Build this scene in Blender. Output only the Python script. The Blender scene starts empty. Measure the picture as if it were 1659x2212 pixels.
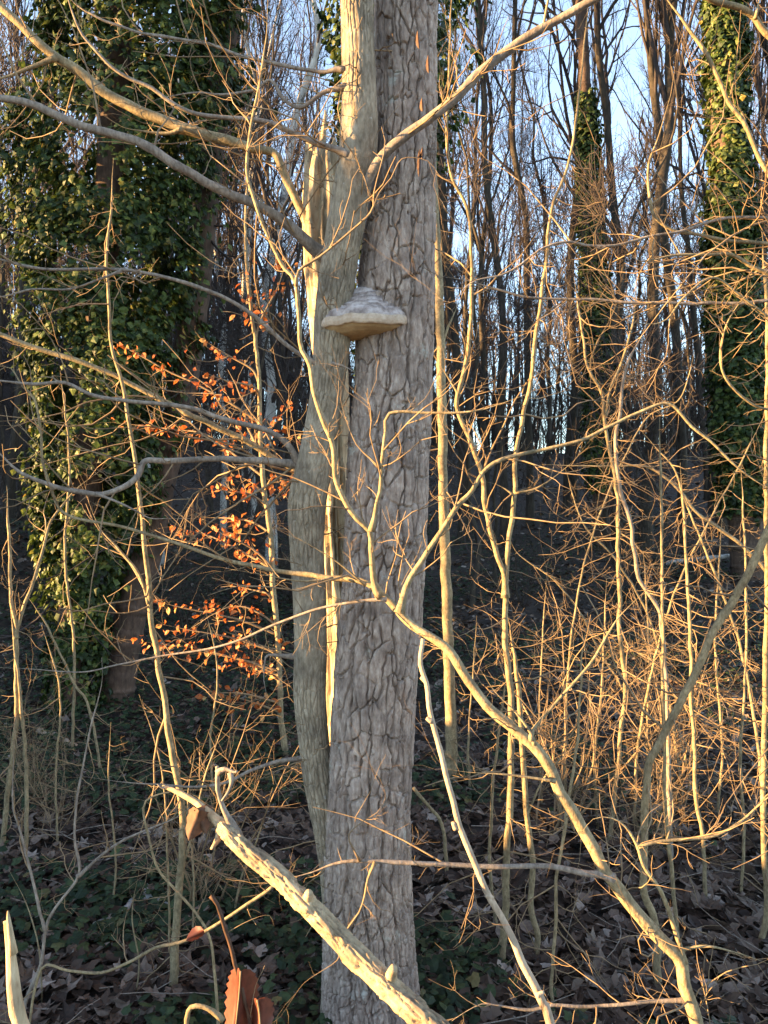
import bpy, math
import numpy as np
from mathutils import Vector, Matrix

sc = bpy.context.scene
COL = sc.collection
R = math.radians
rng = np.random.default_rng(7)

# ------------------------------------------------------------------ camera
CZ = 2.15                 # eye height above the foot of the big tree
F = 1805.0                # focal length in units of a 1659 x 2212 picture
cam = bpy.data.cameras.new('camera')
cam.sensor_fit = 'VERTICAL'; cam.sensor_height = 24.0
cam.lens = 24.0 * F / 2212.0
cam.clip_start = 0.05; cam.clip_end = 2000
camo = bpy.data.objects.new('camera', cam); COL.objects.link(camo)
camo.location = (0, 0, CZ); camo.rotation_euler = (R(90), 0, 0)
sc.camera = camo

# ------------------------------------------------------------------ sky and sun
SUN_EL, SUN_K = 7.5, 0.18          # elevation; tan of the turn towards the camera side
sdir = Vector((-1, -SUN_K, 0)).normalized() * math.cos(R(SUN_EL)); sdir.z = math.sin(R(SUN_EL))
w = bpy.data.worlds.new('World'); sc.world = w; w.use_nodes = True
nt = w.node_tree; bg = nt.nodes['Background']
sky = nt.nodes.new('ShaderNodeTexSky'); sky.sky_type = 'NISHITA'; sky.sun_disc = False
sky.sun_elevation = R(SUN_EL); sky.sun_rotation = math.atan2(sdir.x, sdir.y)
sky.air_density = 1.0; sky.dust_density = 0.0; sky.ozone_density = 3.0; sky.altitude = 200
hs = nt.nodes.new('ShaderNodeHueSaturation'); hs.inputs['Saturation'].default_value = 0.72   # white balance of the shade
nt.links.new(sky.outputs[0], hs.inputs['Color']); nt.links.new(hs.outputs[0], bg.inputs[0]); bg.inputs[1].default_value = 0.11
sl = bpy.data.lights.new('sun', 'SUN'); sl.energy = 5.0; sl.angle = R(0.5); sl.color = (1.0, 0.61, 0.25)
so = bpy.data.objects.new('sun', sl); COL.objects.link(so); so.location = (-20, 0, 12)
so.rotation_euler = sdir.to_track_quat('Z', 'Y').to_euler()
sc.view_settings.view_transform = 'Standard'; sc.view_settings.look = 'None'
sc.view_settings.gamma = 1.0; sc.view_settings.use_curve_mapping = False
sc.view_settings.exposure = 3.0
sc.cycles.max_bounces = 6; sc.cycles.diffuse_bounces = 3; sc.cycles.glossy_bounces = 2
sc.cycles.transmission_bounces = 3; sc.cycles.transparent_max_bounces = 4
sc.cycles.use_denoising = True

# ------------------------------------------------------------------ small maths
def sm(a, b, x):
    t = np.clip((x - a) / (b - a), 0, 1); return t * t * (3 - 2 * t)
def hsh(i, j, s=0.0):
    v = np.sin(i * 127.1 + j * 311.7 + s * 74.7) * 43758.5453
    return v - np.floor(v)
def vn(u, v, s=0.0, per=None):
    i = np.floor(u); j = np.floor(v); a = u - i; b = v - j
    a = a * a * (3 - 2 * a); b = b * b * (3 - 2 * b)
    i0, i1 = (i, i + 1) if per is None else (i % per, (i + 1) % per)
    return (hsh(i0, j, s) * (1 - a) + hsh(i1, j, s) * a) * (1 - b) + (hsh(i0, j + 1, s) * (1 - a) + hsh(i1, j + 1, s) * a) * b
def fbm(u, v, s=0.0, o=4):
    r = 0; A = 0.5; f = 1.0
    for k in range(o):
        r = r + A * vn(u * f, v * f, s + k * 3.1); A *= 0.5; f *= 2.03
    return r
def vor_edge(u, v, su, sv, s, per):
    """distance in metres to the nearest cell border of a jittered grid with cells su x sv"""
    i = np.floor(u); j = np.floor(v)
    best = np.full(u.shape, 9e9); sec = best.copy()
    bu = np.zeros_like(u); bv = bu.copy(); cu = bu.copy(); cv = bu.copy()
    for di in (-1, 0, 1):
        for dj in (-1, 0, 1):
            ii = i + di; jj = j + dj; iw = ii % per
            pu = ii + 0.12 + 0.76 * hsh(iw, jj, s); pv = jj + 0.08 + 0.84 * hsh(iw, jj, s + 5.3)
            d = (u - pu) ** 2 + (v - pv) ** 2
            n1 = d < best; n2 = (~n1) & (d < sec)
            sec = np.where(n1, best, np.where(n2, d, sec))
            cu = np.where(n1, bu, np.where(n2, pu, cu)); cv = np.where(n1, bv, np.where(n2, pv, cv))
            bu = np.where(n1, pu, bu); bv = np.where(n1, pv, bv); best = np.where(n1, d, best)
    g = np.sqrt(((bu - cu) / su) ** 2 + ((bv - cv) / sv) ** 2) + 1e-9
    return (sec - best) * 0.5 / g, hsh(bu * 13.7, bv * 7.3, s)

# ------------------------------------------------------------------ terrain
def ground(x, y):
    x = np.asarray(x, float); y = np.asarray(y, float)
    z = 0.5 * (1 - sm(0.8, 3.1, y))
    t = np.clip((y - 7.5) / 29.0, 0, 1)
    z = z + 5.0 * (0.45 * t + 0.55 * sm(0, 1, t)) - 5.0 * sm(40, 110, y)
    z = z + 1.65 * sm(4.8, 8, -x) * sm(-1.5, .5, y) * (.3 + .7 * sm(1.15, 1.95, y)) * sm(1, 0, sm(12, 20, y))  # unseen low bank on the sunny side, added to shade the ground
    z = z + 7.5 * sm(13, 21, -x) * sm(5.5, 8.5, y)  # unseen hill past the left edge, added to keep sun off the slope
    z = z + 0.10 * (fbm(x * 0.5 + 31, y * 0.5 + 17, 2.0, 3) - 0.45) * sm(1.5, 4, np.hypot(x, y))
    z = z + 0.5 * (fbm(x * 0.12 + 3, y * 0.12 + 9, 4.0, 2) - 0.37) * sm(9, 16, y) + 2.6 * (fbm(x * 0.16 + 13, y * 0.05 + 5, 14.0, 3) - 0.42) * sm(20, 34, y)
    return z
def Wp(px, py, d):
    return np.array([(px - 829.5) / F * d, d, CZ - (py - 1106.0) / F * d])
def ground_hit(px, py):
    d = np.linspace(1.2, 60, 6000)
    g = ground((px - 829.5) / F * d, d) - (CZ - (py - 1106.0) / F * d)
    k = np.argmax(g > 0)
    return float(d[k]) if g[k] > 0 else 30.0

# ------------------------------------------------------------------ mesh helpers
def mk_mesh(name, V, Q=None, T=None, smooth=True, tint=None):
    V = np.asarray(V, np.float32)
    me = bpy.data.meshes.new(name)
    nq = 0 if Q is None else len(Q); ntri = 0 if T is None else len(T)
    me.vertices.add(len(V)); me.vertices.foreach_set('co', V.ravel())
    idx = np.concatenate([np.asarray(Q, np.int32).ravel() if nq else np.zeros(0, np.int32),
                          np.asarray(T, np.int32).ravel() if ntri else np.zeros(0, np.int32)])
    me.loops.add(len(idx)); me.loops.foreach_set('vertex_index', idx)
    me.polygons.add(nq + ntri)
    st = np.concatenate([np.arange(nq) * 4, nq * 4 + np.arange(ntri) * 3]).astype(np.int32)
    me.polygons.foreach_set('loop_start', st)
    me.polygons.foreach_set('use_smooth', np.full(nq + ntri, smooth, bool))
    if tint is not None:
        a = me.attributes.new('tint', 'FLOAT', 'POINT'); a.data.foreach_set('value', np.asarray(tint, np.float32))
    me.update(calc_edges=True)
    return me
def link(name, me, mat, parent=None):
    o = bpy.data.objects.new(name, me); COL.objects.link(o)
    if mat and me is not None and not me.materials: me.materials.append(mat)
    if parent is not None: o.parent = parent
    return o
def tag(o, label=None, cat=None, group=None, kind=None):
    if label: o['label'] = label
    if cat: o['category'] = cat
    if group: o['group'] = group
    if kind: o['kind'] = kind
    return o
def thing(name, label, cat, loc, group=None):
    o = bpy.data.objects.new(name, None); COL.objects.link(o); o.location = tuple(loc); o.empty_display_size = 0.1
    return tag(o, label, cat, group)
def crom(P, step):
    P = np.asarray(P, float)
    A = np.vstack([2 * P[0] - P[1], P, 2 * P[-1] - P[-2]]); out = []
    for i in range(1, len(A) - 2):
        L = np.linalg.norm(A[i + 1, :3] - A[i, :3]); n = max(2, int(L / step))
        t = np.linspace(0, 1, n, endpoint=False)[:, None]
        p0, p1, p2, p3 = A[i - 1], A[i], A[i + 1], A[i + 2]
        out.append(0.5 * (2 * p1 + (p2 - p0) * t + (2 * p0 - 5 * p1 + 4 * p2 - p3) * t ** 2 + (3 * p1 - p0 - 3 * p2 + p3) * t ** 3))
    out.append(A[-2][None])
    return np.vstack(out)
def frames(P):
    T = np.gradient(P, axis=0); T /= np.linalg.norm(T, axis=1)[:, None] + 1e-12
    u = np.cross(T[0], [0.31, -0.9, 0.2]); u /= np.linalg.norm(u)
    U = np.zeros_like(P)
    for i in range(len(P)):
        u = u - T[i] * u.dot(T[i]); u = u / (np.linalg.norm(u) + 1e-12); U[i] = u
    return T, U, np.cross(T, U)
def tube(P, Rr, S=8, rough=0.0, seed=0.0, cap=True):
    T, U, Wv = frames(P); N = len(P)
    a = np.linspace(0, 2 * np.pi, S, endpoint=False)
    rr = Rr[:, None] * np.ones((1, S))
    if rough:
        L = np.concatenate([[0], np.cumsum(np.linalg.norm(np.diff(P, axis=0), axis=1))])
        k = np.arange(S)[None] * np.ones((N, 1))
        rr = rr * (1 + rough * (2 * vn(k * 0.8, L[:, None] / (Rr.mean() * 4) + 0 * k, seed) - 1) + rough * 0.8 * (2 * vn(0 * k, L[:, None] / (Rr.mean() * 12) + 0 * k, seed + 2) - 1))
    V = P[:, None] + rr[..., None] * (np.cos(a)[None, :, None] * U[:, None] + np.sin(a)[None, :, None] * Wv[:, None])
    i = np.arange(N - 1)[:, None] * S; k = np.arange(S)[None]; k2 = (k + 1) % S
    Q = np.stack([i + k, i + k2, i + S + k2, i + S + k], -1).reshape(-1, 4)
    V = V.reshape(-1, 3); Tt = None
    if cap:
        V = np.vstack([V, P[0], P[-1]]); n0 = N * S; kk = np.arange(S); k3 = (kk + 1) % S; b = (N - 1) * S
        Tt = np.vstack([np.stack([k3, kk, np.full(S, n0)], -1), np.stack([b + kk, b + k3, np.full(S, n0 + 1)], -1)])
    return V, Q, Tt
def tubes(P, Rr, S=3):
    """many thin tubes at once: P (M,N,3), Rr (M,N)"""
    M, N, _ = P.shape
    T = np.gradient(P, axis=1); T /= np.linalg.norm(T, axis=2)[..., None] + 1e-12
    D = P[:, -1] - P[:, 0]; ref = np.where((np.abs(D[:, 2]) > 0.75 * np.linalg.norm(D, axis=1))[:, None], [[1.0, 0.2, 0]], [[0, 0.1, 1.0]])
    U = np.cross(T, ref[:, None]); U /= np.linalg.norm(U, axis=2)[..., None] + 1e-9
    Wv = np.cross(T, U); a = np.linspace(0, 2 * np.pi, S, endpoint=False)
    V = P[:, :, None] + Rr[:, :, None, None] * (np.cos(a)[None, None, :, None] * U[:, :, None] + np.sin(a)[None, None, :, None] * Wv[:, :, None])
    m = np.arange(M)[:, None, None] * N * S; i = np.arange(N - 1)[None, :, None] * S; k = np.arange(S)[None, None]; k2 = (k + 1) % S
    Q = np.stack([m + i + k, m + i + k2, m + i + S + k2, m + i + S + k], -1).reshape(-1, 4)
    return V.reshape(-1, 3), Q
def join(parts):
    Vs, Qs, n = [], [], 0
    for V, Q in parts:
        Vs.append(V); Qs.append(Q + n); n += len(V)
    return np.vstack(Vs), np.vstack(Qs)
def unit(v): return v / (np.linalg.norm(v, axis=-1, keepdims=True) + 1e-12)
def grow(base, d, L, r0, n=6, wig=0.3, trop=(0, 0, 0.06), tip=0.35):
    M = len(base); P = np.zeros((M, n, 3)); P[:, 0] = base; d = unit(d)
    for k in range(1, n):
        d = unit(d + rng.normal(0, wig, (M, 3)) * 0.6 + np.array(trop)); P[:, k] = P[:, k - 1] + d * (L / (n - 1))[:, None]
    return P, r0[:, None] * np.linspace(1, tip, n)[None]
def offshoots(P, Rr, count, amin, amax, up=0.15, t0=0.1, t1=1.0, flat=0.0):
    """count child bases + directions on a set of spines (M,N,3)"""
    M, N, _ = P.shape; m = rng.integers(0, M, count); t = rng.uniform(t0, t1, count) * (N - 1.001)
    k = t.astype(int); f = (t - k)[:, None]
    b = P[m, k] * (1 - f) + P[m, k + 1] * f; tan = unit(P[m, k + 1] - P[m, k])
    u = rng.normal(0, 1, (count, 3)); u[:, 2] *= 1 - flat; u = unit(u - tan * (u * tan).sum(1)[:, None])
    a = rng.uniform(amin, amax, count)[:, None]
    return b, unit(np.cos(a) * tan + np.sin(a) * u + [0, 0, up]), Rr[m, k], m

# ------------------------------------------------------------------ materials
def mat_new(name):
    m = bpy.data.materials.new(name); m.use_nodes = True
    return m, m.node_tree, m.node_tree.nodes['Principled BSDF']
def nd(t, ty, **kw):
    n = t.nodes.new(ty)
    for k, v in kw.items():
        if hasattr(n, k): setattr(n, k, v)
        else: n.inputs[k].default_value = v
    return n
def ramp(t, stops):
    n = t.nodes.new('ShaderNodeValToRGB'); e = n.color_ramp.elements
    while len(e) < len(stops): e.new(0.5)
    for i, (p, c) in enumerate(stops): e[i].position = p; e[i].color = (*c, 1)
    return n
def bark(name, c0, c1, c2, scale=30, bump=0.4, rough=0.9, stretch=0.35, patch=None, patch2=None):
    m, t, b = mat_new(name)
    tc = nd(t, 'ShaderNodeTexCoord'); mp = nd(t, 'ShaderNodeMapping'); mp.inputs['Scale'].default_value = (1, 1, stretch)
    t.links.new(tc.outputs['Object'], mp.inputs[0])
    n1 = nd(t, 'ShaderNodeTexNoise', Scale=scale, Detail=7.0, Roughness=0.65); t.links.new(mp.outputs[0], n1.inputs['Vector'])
    n2 = nd(t, 'ShaderNodeTexNoise', Scale=scale * 0.14, Detail=4.0); t.links.new(tc.outputs['Object'], n2.inputs['Vector'])
    r = ramp(t, [(0.3, c0), (0.5, c1), (0.72, c2)]); t.links.new(n1.outputs[0], r.inputs[0])
    mx = nd(t, 'ShaderNodeMix', data_type='RGBA', blend_type='MULTIPLY'); mx.inputs[0].default_value = 0.8
    r2 = ramp(t, [(0.32, (0.62, 0.6, 0.58)), (0.66, (1.25, 1.22, 1.15))]); t.links.new(n2.outputs[0], r2.inputs[0])
    t.links.new(r.outputs[0], mx.inputs[6]); t.links.new(r2.outputs[0], mx.inputs[7])
    out = mx.outputs[2]
    for patch, ps in ((patch, .3), (patch2, .11)):
        if not patch: continue
        n3 = nd(t, 'ShaderNodeTexNoise', Scale=scale * ps, Detail=8.0, Roughness=0.75); t.links.new(tc.outputs['Object'], n3.inputs['Vector'])
        r3 = ramp(t, [(patch[1], (0, 0, 0)), (patch[1] + 0.08, (1, 1, 1))]); t.links.new(n3.outputs[0], r3.inputs[0])
        m2 = nd(t, 'ShaderNodeMix', data_type='RGBA'); m2.inputs[7].default_value = (*patch[0], 1)
        t.links.new(r3.outputs[0], m2.inputs[0]); t.links.new(out, m2.inputs[6]); out = m2.outputs[2]
    t.links.new(out, b.inputs['Base Color']); b.inputs['Roughness'].default_value = rough
    b.inputs['Specular IOR Level'].default_value = 0.25
    if bump:
        bp = nd(t, 'ShaderNodeBump', Strength=bump, Distance=0.006); t.links.new(n1.outputs[0], bp.inputs['Height'])
        t.links.new(bp.outputs[0], b.inputs['Normal'])
    return m
def leafmat(name, stops, rough=0.55, trans=0.3, spec=0.4, tcol=None):
    m, t, b = mat_new(name)
    at = nd(t, 'ShaderNodeAttribute', attribute_name='tint'); r = ramp(t, stops)
    oi = nd(t, 'ShaderNodeObjectInfo'); ad = nd(t, 'ShaderNodeMath', operation='ADD'); fr = nd(t, 'ShaderNodeMath', operation='FRACT')
    t.links.new(at.outputs['Fac'], ad.inputs[0]); t.links.new(oi.outputs['Random'], ad.inputs[1]); t.links.new(ad.outputs[0], fr.inputs[0])
    t.links.new(fr.outputs[0], r.inputs[0])
    tc = nd(t, 'ShaderNodeTexCoord'); n1 = nd(t, 'ShaderNodeTexNoise', Scale=60.0, Detail=3.0); t.links.new(tc.outputs['Object'], n1.inputs['Vector'])
    r2 = ramp(t, [(0.3, (0.7, 0.7, 0.7)), (0.7, (1.2, 1.2, 1.2))]); t.links.new(n1.outputs[0], r2.inputs[0])
    mx = nd(t, 'ShaderNodeMix', data_type='RGBA', blend_type='MULTIPLY'); mx.inputs[0].default_value = 1.0
    t.links.new(r.outputs[0], mx.inputs[6]); t.links.new(r2.outputs[0], mx.inputs[7])
    t.links.new(mx.outputs[2], b.inputs['Base Color']); b.inputs['Roughness'].default_value = rough
    b.inputs['Specular IOR Level'].default_value = spec
    if trans:
        tr = nd(t, 'ShaderNodeBsdfTranslucent'); ms = nd(t, 'ShaderNodeMixShader'); ms.inputs[0].default_value = trans
        t.links.new(mx.outputs[2], tr.inputs[0])
        t.links.new(b.outputs[0], ms.inputs[1]); t.links.new(tr.outputs[0], ms.inputs[2])
        t.links.new(ms.outputs[0], t.nodes['Material Output'].inputs[0])
    return m

M_MAIN = bark('bark_furrowed', (0.155, 0.115, 0.092), (0.30, 0.238, 0.20), (0.48, 0.405, 0.35), 60, 0.9, patch=((0.18, 0.125, 0.09), 0.60), patch2=((0.40, 0.39, 0.335), 0.60))
M_LEFT = bark('bark_smooth_grey', (0.15, 0.12, 0.085), (0.27, 0.225, 0.165), (0.41, 0.355, 0.275), 70, 0.8, stretch=0.35, patch=((0.42, 0.40, 0.35), 0.63))
M_LIMB = bark('bark_limb', (0.13, 0.105, 0.085), (0.235, 0.195, 0.16), (0.36, 0.305, 0.255), 80, 0.6, patch=((0.12, 0.09, 0.07), 0.61))
M_SAP = bark('bark_sapling', (0.14, 0.105, 0.06), (0.255, 0.20, 0.115), (0.39, 0.31, 0.19), 85, 0.6, rough=0.8, stretch=.5, patch=((0.15, 0.115, 0.07), 0.60))
M_TWIG = bark('bark_twig', (0.15, 0.10, 0.06), (0.235, 0.165, 0.095), (0.31, 0.225, 0.135), 30, 0.0, rough=0.7)
M_PALE = bark('wood_pale', (0.26, 0.195, 0.135), (0.38, 0.295, 0.215), (0.48, 0.385, 0.29), 70, 0.6)
M_LOG = bark('bark_dead_log', (0.20, 0.145, 0.09), (0.34, 0.26, 0.165), (0.47, 0.375, 0.25), 34, 0.7, stretch=1, patch=((0.20, 0.14, 0.09), 0.53))
M_SNAG = bark('wood_rotten', (0.24, 0.165, 0.095), (0.42, 0.325, 0.205), (0.56, 0.46, 0.315), 60, 1.0, stretch=0.2, patch=((0.12, 0.085, 0.055), 0.58))
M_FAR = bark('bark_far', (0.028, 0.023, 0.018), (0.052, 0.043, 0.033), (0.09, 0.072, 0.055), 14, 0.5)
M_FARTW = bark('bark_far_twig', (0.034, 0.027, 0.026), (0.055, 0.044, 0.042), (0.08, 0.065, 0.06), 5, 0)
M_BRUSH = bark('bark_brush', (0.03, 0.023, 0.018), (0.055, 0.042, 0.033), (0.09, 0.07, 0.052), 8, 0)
M_BIRCH = bark('bark_birch', (0.30, 0.29, 0.275), (0.46, 0.445, 0.42), (0.58, 0.565, 0.54), 7, 0.3, patch=((0.05, 0.045, 0.04), 0.555))
M_IVYTR = bark('bark_ivy_tree', (0.05, 0.035, 0.026), (0.09, 0.06, 0.045), (0.14, 0.095, 0.07), 25, 0.6)
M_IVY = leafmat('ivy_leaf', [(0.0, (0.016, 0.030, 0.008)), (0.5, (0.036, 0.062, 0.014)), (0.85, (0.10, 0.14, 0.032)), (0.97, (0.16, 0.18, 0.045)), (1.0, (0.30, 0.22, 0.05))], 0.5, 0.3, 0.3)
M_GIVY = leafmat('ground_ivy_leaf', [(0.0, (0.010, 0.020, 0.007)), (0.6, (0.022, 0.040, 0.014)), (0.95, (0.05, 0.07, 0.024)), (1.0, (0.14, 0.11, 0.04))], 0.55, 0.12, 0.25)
M_LIT = leafmat('litter_leaf', [(0.0, (0.035, 0.021, 0.014)), (0.4, (0.07, 0.043, 0.028)), (0.75, (0.12, 0.08, 0.055)), (0.93, (0.20, 0.15, 0.115)), (1.0, (0.34, 0.28, 0.23))], 0.7, 0.1, 0.3)
M_RUST = leafmat('russet_leaf', [(0.0, (0.42, 0.10, 0.022)), (0.5, (0.55, 0.16, 0.035)), (0.9, (0.62, 0.26, 0.08)), (1.0, (0.66, 0.42, 0.16))], 0.5, 0.45, 0.4)
M_RED = leafmat('red_leaf', [(0.0, (0.085, 0.018, 0.012)), (0.6, (0.11, 0.026, 0.016)), (1.0, (0.14, 0.04, 0.022))], 0.5, 0.2, 0.4)
M_CURL = leafmat('curled_leaf', [(0.0, (0.06, 0.03, 0.018)), (1.0, (0.13, 0.07, 0.04))], 0.7, 0.15, 0.3)

# ------------------------------------------------------------------ setting: ground
def axis(lo, hi, fine0, fine1, st, big):
    a = list(np.arange(fine0, fine1 + 1e-6, st)); s = st; v = fine1
    while v < hi: s = min(s * 1.25, big); v += s; a.append(v)
    s = st; v = fine0; pre = []
    while v > lo: s = min(s * 1.25, big); v -= s; pre.append(v)
    return np.array(pre[::-1] + a)
gx = axis(-400, 400, -7, 7, 0.12, 25); gy = axis(-400, 500, 1.5, 14, 0.12, 25)
GX, GY = np.meshgrid(gx, gy); GZ = ground(GX, GY) + 0.05 * (fbm(GX * 2.2, GY * 2.2, 8.0, 3) - 0.45)
ny, nx = GX.shape; ii = np.arange(ny - 1)[:, None] * nx + np.arange(nx - 1)[None]
gq = np.stack([ii, ii + 1, ii + nx + 1, ii + nx], -1).reshape(-1, 4)
m, t, b = mat_new('forest_soil')
tc = nd(t, 'ShaderNodeTexCoord')
n1 = nd(t, 'ShaderNodeTexNoise', Scale=9.0, Detail=8.0, Roughness=0.7); t.links.new(tc.outputs['Object'], n1.inputs['Vector'])
n2 = nd(t, 'ShaderNodeTexVoronoi', Scale=14.0); t.links.new(tc.outputs['Object'], n2.inputs['Vector'])
r1 = ramp(t, [(0.3, (0.018, 0.013, 0.010)), (0.5, (0.038, 0.027, 0.019)), (0.75, (0.07, 0.05, 0.036))]); t.links.new(n1.outputs[0], r1.inputs[0])
r2 = ramp(t, [(0.0, (0.6, 0.6, 0.6)), (1.0, (1.4, 1.3, 1.2))]); t.links.new(n2.outputs['Color'], r2.inputs[0])
mx = nd(t, 'ShaderNodeMix', data_type='RGBA', blend_type='MULTIPLY'); mx.inputs[0].default_value = 1
t.links.new(r1.outputs[0], mx.inputs[6]); t.links.new(r2.outputs[0], mx.inputs[7]); t.links.new(mx.outputs[2], b.inputs['Base Color'])
b.inputs['Roughness'].default_value = 0.95
bp = nd(t, 'ShaderNodeBump', Strength=0.8, Distance=0.03); t.links.new(n1.outputs[0], bp.inputs['Height']); t.links.new(bp.outputs[0], b.inputs['Normal'])
gro = link('ground', mk_mesh('ground', np.stack([GX, GY, GZ], -1).reshape(-1, 3), gq), m)
tag(gro, 'brown leaf-strewn forest floor rising to a wooded slope', 'ground', kind='structure')

# ------------------------------------------------------------------ leaves in bulk
def leaf_shape(kind):
    if kind == 'ivy':
        v = np.array([[0, 0, 0], [-.42, .12, .04], [-.50, .48, .0], [-.2, .6, .06], [0, 1, -.06], [.2, .6, .06], [.50, .48, .0], [.42, .12, .04], [0, .42, .09]], float)
        t = np.array([[8, i, (i + 1) % 8] for i in range(8)])[:, [0, 2, 1]]
    elif kind == 'ivy4':
        v = np.array([[0, 0, 0], [-.5, .38, -.03], [0, 1, -.06], [.5, .38, -.03], [0, .42, .09]], float)
        t = np.array([[4, 1, 0], [4, 2, 1], [4, 3, 2], [4, 0, 3]])
    elif kind == 'beech':
        v = np.array([[0, 0, 0], [-.27, .28, .10], [-.31, .6, .13], [0, 1, -.05], [.31, .6, .06], [.27, .28, .09], [0, .3, -.02], [0, .62, .02]], float)
        t = np.array([[0, 6, 1], [1, 6, 7], [1, 7, 2], [2, 7, 3], [0, 5, 6], [5, 7, 6], [5, 4, 7], [4, 3, 7]])
    elif kind == 'maple':
        out = [(0, 0), (-.22, .05), (-.5, .1), (-.38, .3), (-.62, .62), (-.3, .58), (-.17, .72), (0, 1.05), (.17, .72), (.3, .58), (.62, .62), (.38, .3), (.5, .1), (.22, .05)]
        v = np.array([[x, y, 0.22 * abs(x) ** 1.3 * (1 if x > 0 else 1.6) + 0.1 * math.sin(7 * y + 3 * x)] for x, y in out] + [[0, .36, 0]], float)
        t = np.array([[14, (i + 1) % 14, i] for i in range(14)])
    else:  # curled oval litter leaf
        v = np.array([[0, 0, .05], [-.3, .25, .16], [-.34, .62, .22], [0, 1, .12], [.34, .62, .10], [.3, .25, .05], [0, .3, 0], [0, .64, .03]], float)
        t = np.array([[0, 6, 1], [1, 6, 7], [1, 7, 2], [2, 7, 3], [0, 5, 6], [5, 7, 6], [5, 4, 7], [4, 3, 7]])
    return v, t
def rotmats(nrm, tipd):
    z = unit(nrm); y = unit(tipd - z * (tipd * z).sum(1)[:, None]); x = np.cross(y, z)
    return np.stack([x, y, z], -1)
def bulk(shape, pos, nrm, tipd, size, tints):
    v, t = leaf_shape(shape); M = rotmats(nrm, tipd); n = len(pos)
    V = np.einsum('nij,kj->nki', M, v) * size[:, None, None] + pos[:, None]
    T = (t[None] + (np.arange(n) * len(v))[:, None, None]).reshape(-1, 3)
    return V.reshape(-1, 3), T, np.repeat(tints, len(v))
def leaf_objs(name, meshes, mat, pos, nrm, tipd, size, parent, off=(0, 0, 0)):
    M = rotmats(nrm, tipd)
    for i in range(len(pos)):
        o = bpy.data.objects.new(name, meshes[i % len(meshes)]); COL.objects.link(o); o.parent = parent[i] if isinstance(parent, list) else parent
        m4 = Matrix([list(M[i][k] * size[i]) + [pos[i][k] - off[k]] for k in range(3)] + [[0, 0, 0, 1]])
        o.matrix_local = m4

# leaf litter: the 300 that show largest are pieces of the ground, the rest one mass
def scatter(n, y0, y1, pw=1.0):
    y = y0 + (y1 - y0) * rng.uniform(0, 1, n) ** pw; x = (rng.uniform(-1, 1, n)) * (0.52 * y + 0.6)
    return x, y
def litter_frames(n, tilt):
    nr = unit(np.stack([rng.normal(0, tilt, n), rng.normal(0, tilt, n), np.ones(n)], -1))
    return nr, unit(np.stack([rng.normal(0, 1, n), rng.normal(0, 1, n), np.zeros(n)], -1))
Vs = []; Ts = []; ts = []; n0 = 0
for shp, n, y0, y1, pw, s0, s1 in (('maple', 6500, 2.9, 12, 1.6, .06, .13), ('oval', 17000, 2.9, 16, 1.3, .05, .10), ('oval', 9000, 12, 34, 1.2, .08, .14)):
    x, y = scatter(n, y0, y1, pw); nr, tp = litter_frames(n, 0.33)
    p = np.stack([x, y, ground(x, y) + 0.03 + rng.uniform(0, .03, n)], -1)
    V, T, tt = bulk(shp, p, nr, tp, rng.uniform(s0, s1, n), rng.uniform(0, .999, n)); Vs.append(V); Ts.append(T + n0); ts.append(tt); n0 += len(V)
o = link('leaf_litter', mk_mesh('leaf_litter', np.vstack(Vs), None, np.vstack(Ts), False, np.concatenate(ts)), M_LIT, gro)
tag(o, kind='stuff')
lm = []
for shp in ('maple', 'oval', 'maple'):
    v, t_ = leaf_shape(shp); v = v + rng.normal(0, .025, v.shape); me = mk_mesh('leaf', v, None, t_, False, np.zeros(len(v))); me.materials.append(M_LIT); lm.append(me)
x = rng.uniform(-2.2, 2.2, 300); y = rng.uniform(3.05, 4.9, 300); nr, tp = litter_frames(300, 0.4)
leaf_objs('leaf', lm, M_LIT, np.stack([x, y, ground(x, y) + 0.065], -1), nr, tp, rng.uniform(.06, .125, 300), gro)

# ivy creeping over the forest floor
n = 60000; x, y = scatter(n, 3.0, 20, 1.3)
den = fbm(x * 0.75 + 5, y * 0.75 + 2, 11.0, 3) + 0.20 * sm(0.0, -1.2, x) * sm(3.6, 4.6, y) + 0.10 * sm(5, 8, y) + rng.normal(0, .035, n)
k = den > 0.52; x, y = x[k], y[k]; n = len(x)
nr = unit(np.stack([rng.normal(0, .32, n), rng.normal(-.22, .32, n), np.ones(n)], -1)); tp = unit(rng.normal(0, 1, (n, 3)))
p = np.stack([x, y, ground(x, y) + 0.05 + rng.uniform(0, .10, n)], -1); sz = rng.uniform(.03, .07, n); ti = rng.uniform(0, .999, n); nf = y < 6.2
V1, T1, t1 = bulk('ivy', p[nf], nr[nf], tp[nf], sz[nf], ti[nf]); V2, T2, t2 = bulk('ivy4', p[~nf], nr[~nf], tp[~nf], sz[~nf], ti[~nf])
V, T, tt = np.vstack([V1, V2]), np.vstack([T1, T2 + len(V1)]), np.concatenate([t1, t2])
tag(link('ground_ivy', mk_mesh('ground_ivy', V, None, T, False, tt), M_GIVY), 'dark green ivy carpet creeping over the forest floor', 'ivy', kind='stuff')

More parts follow.
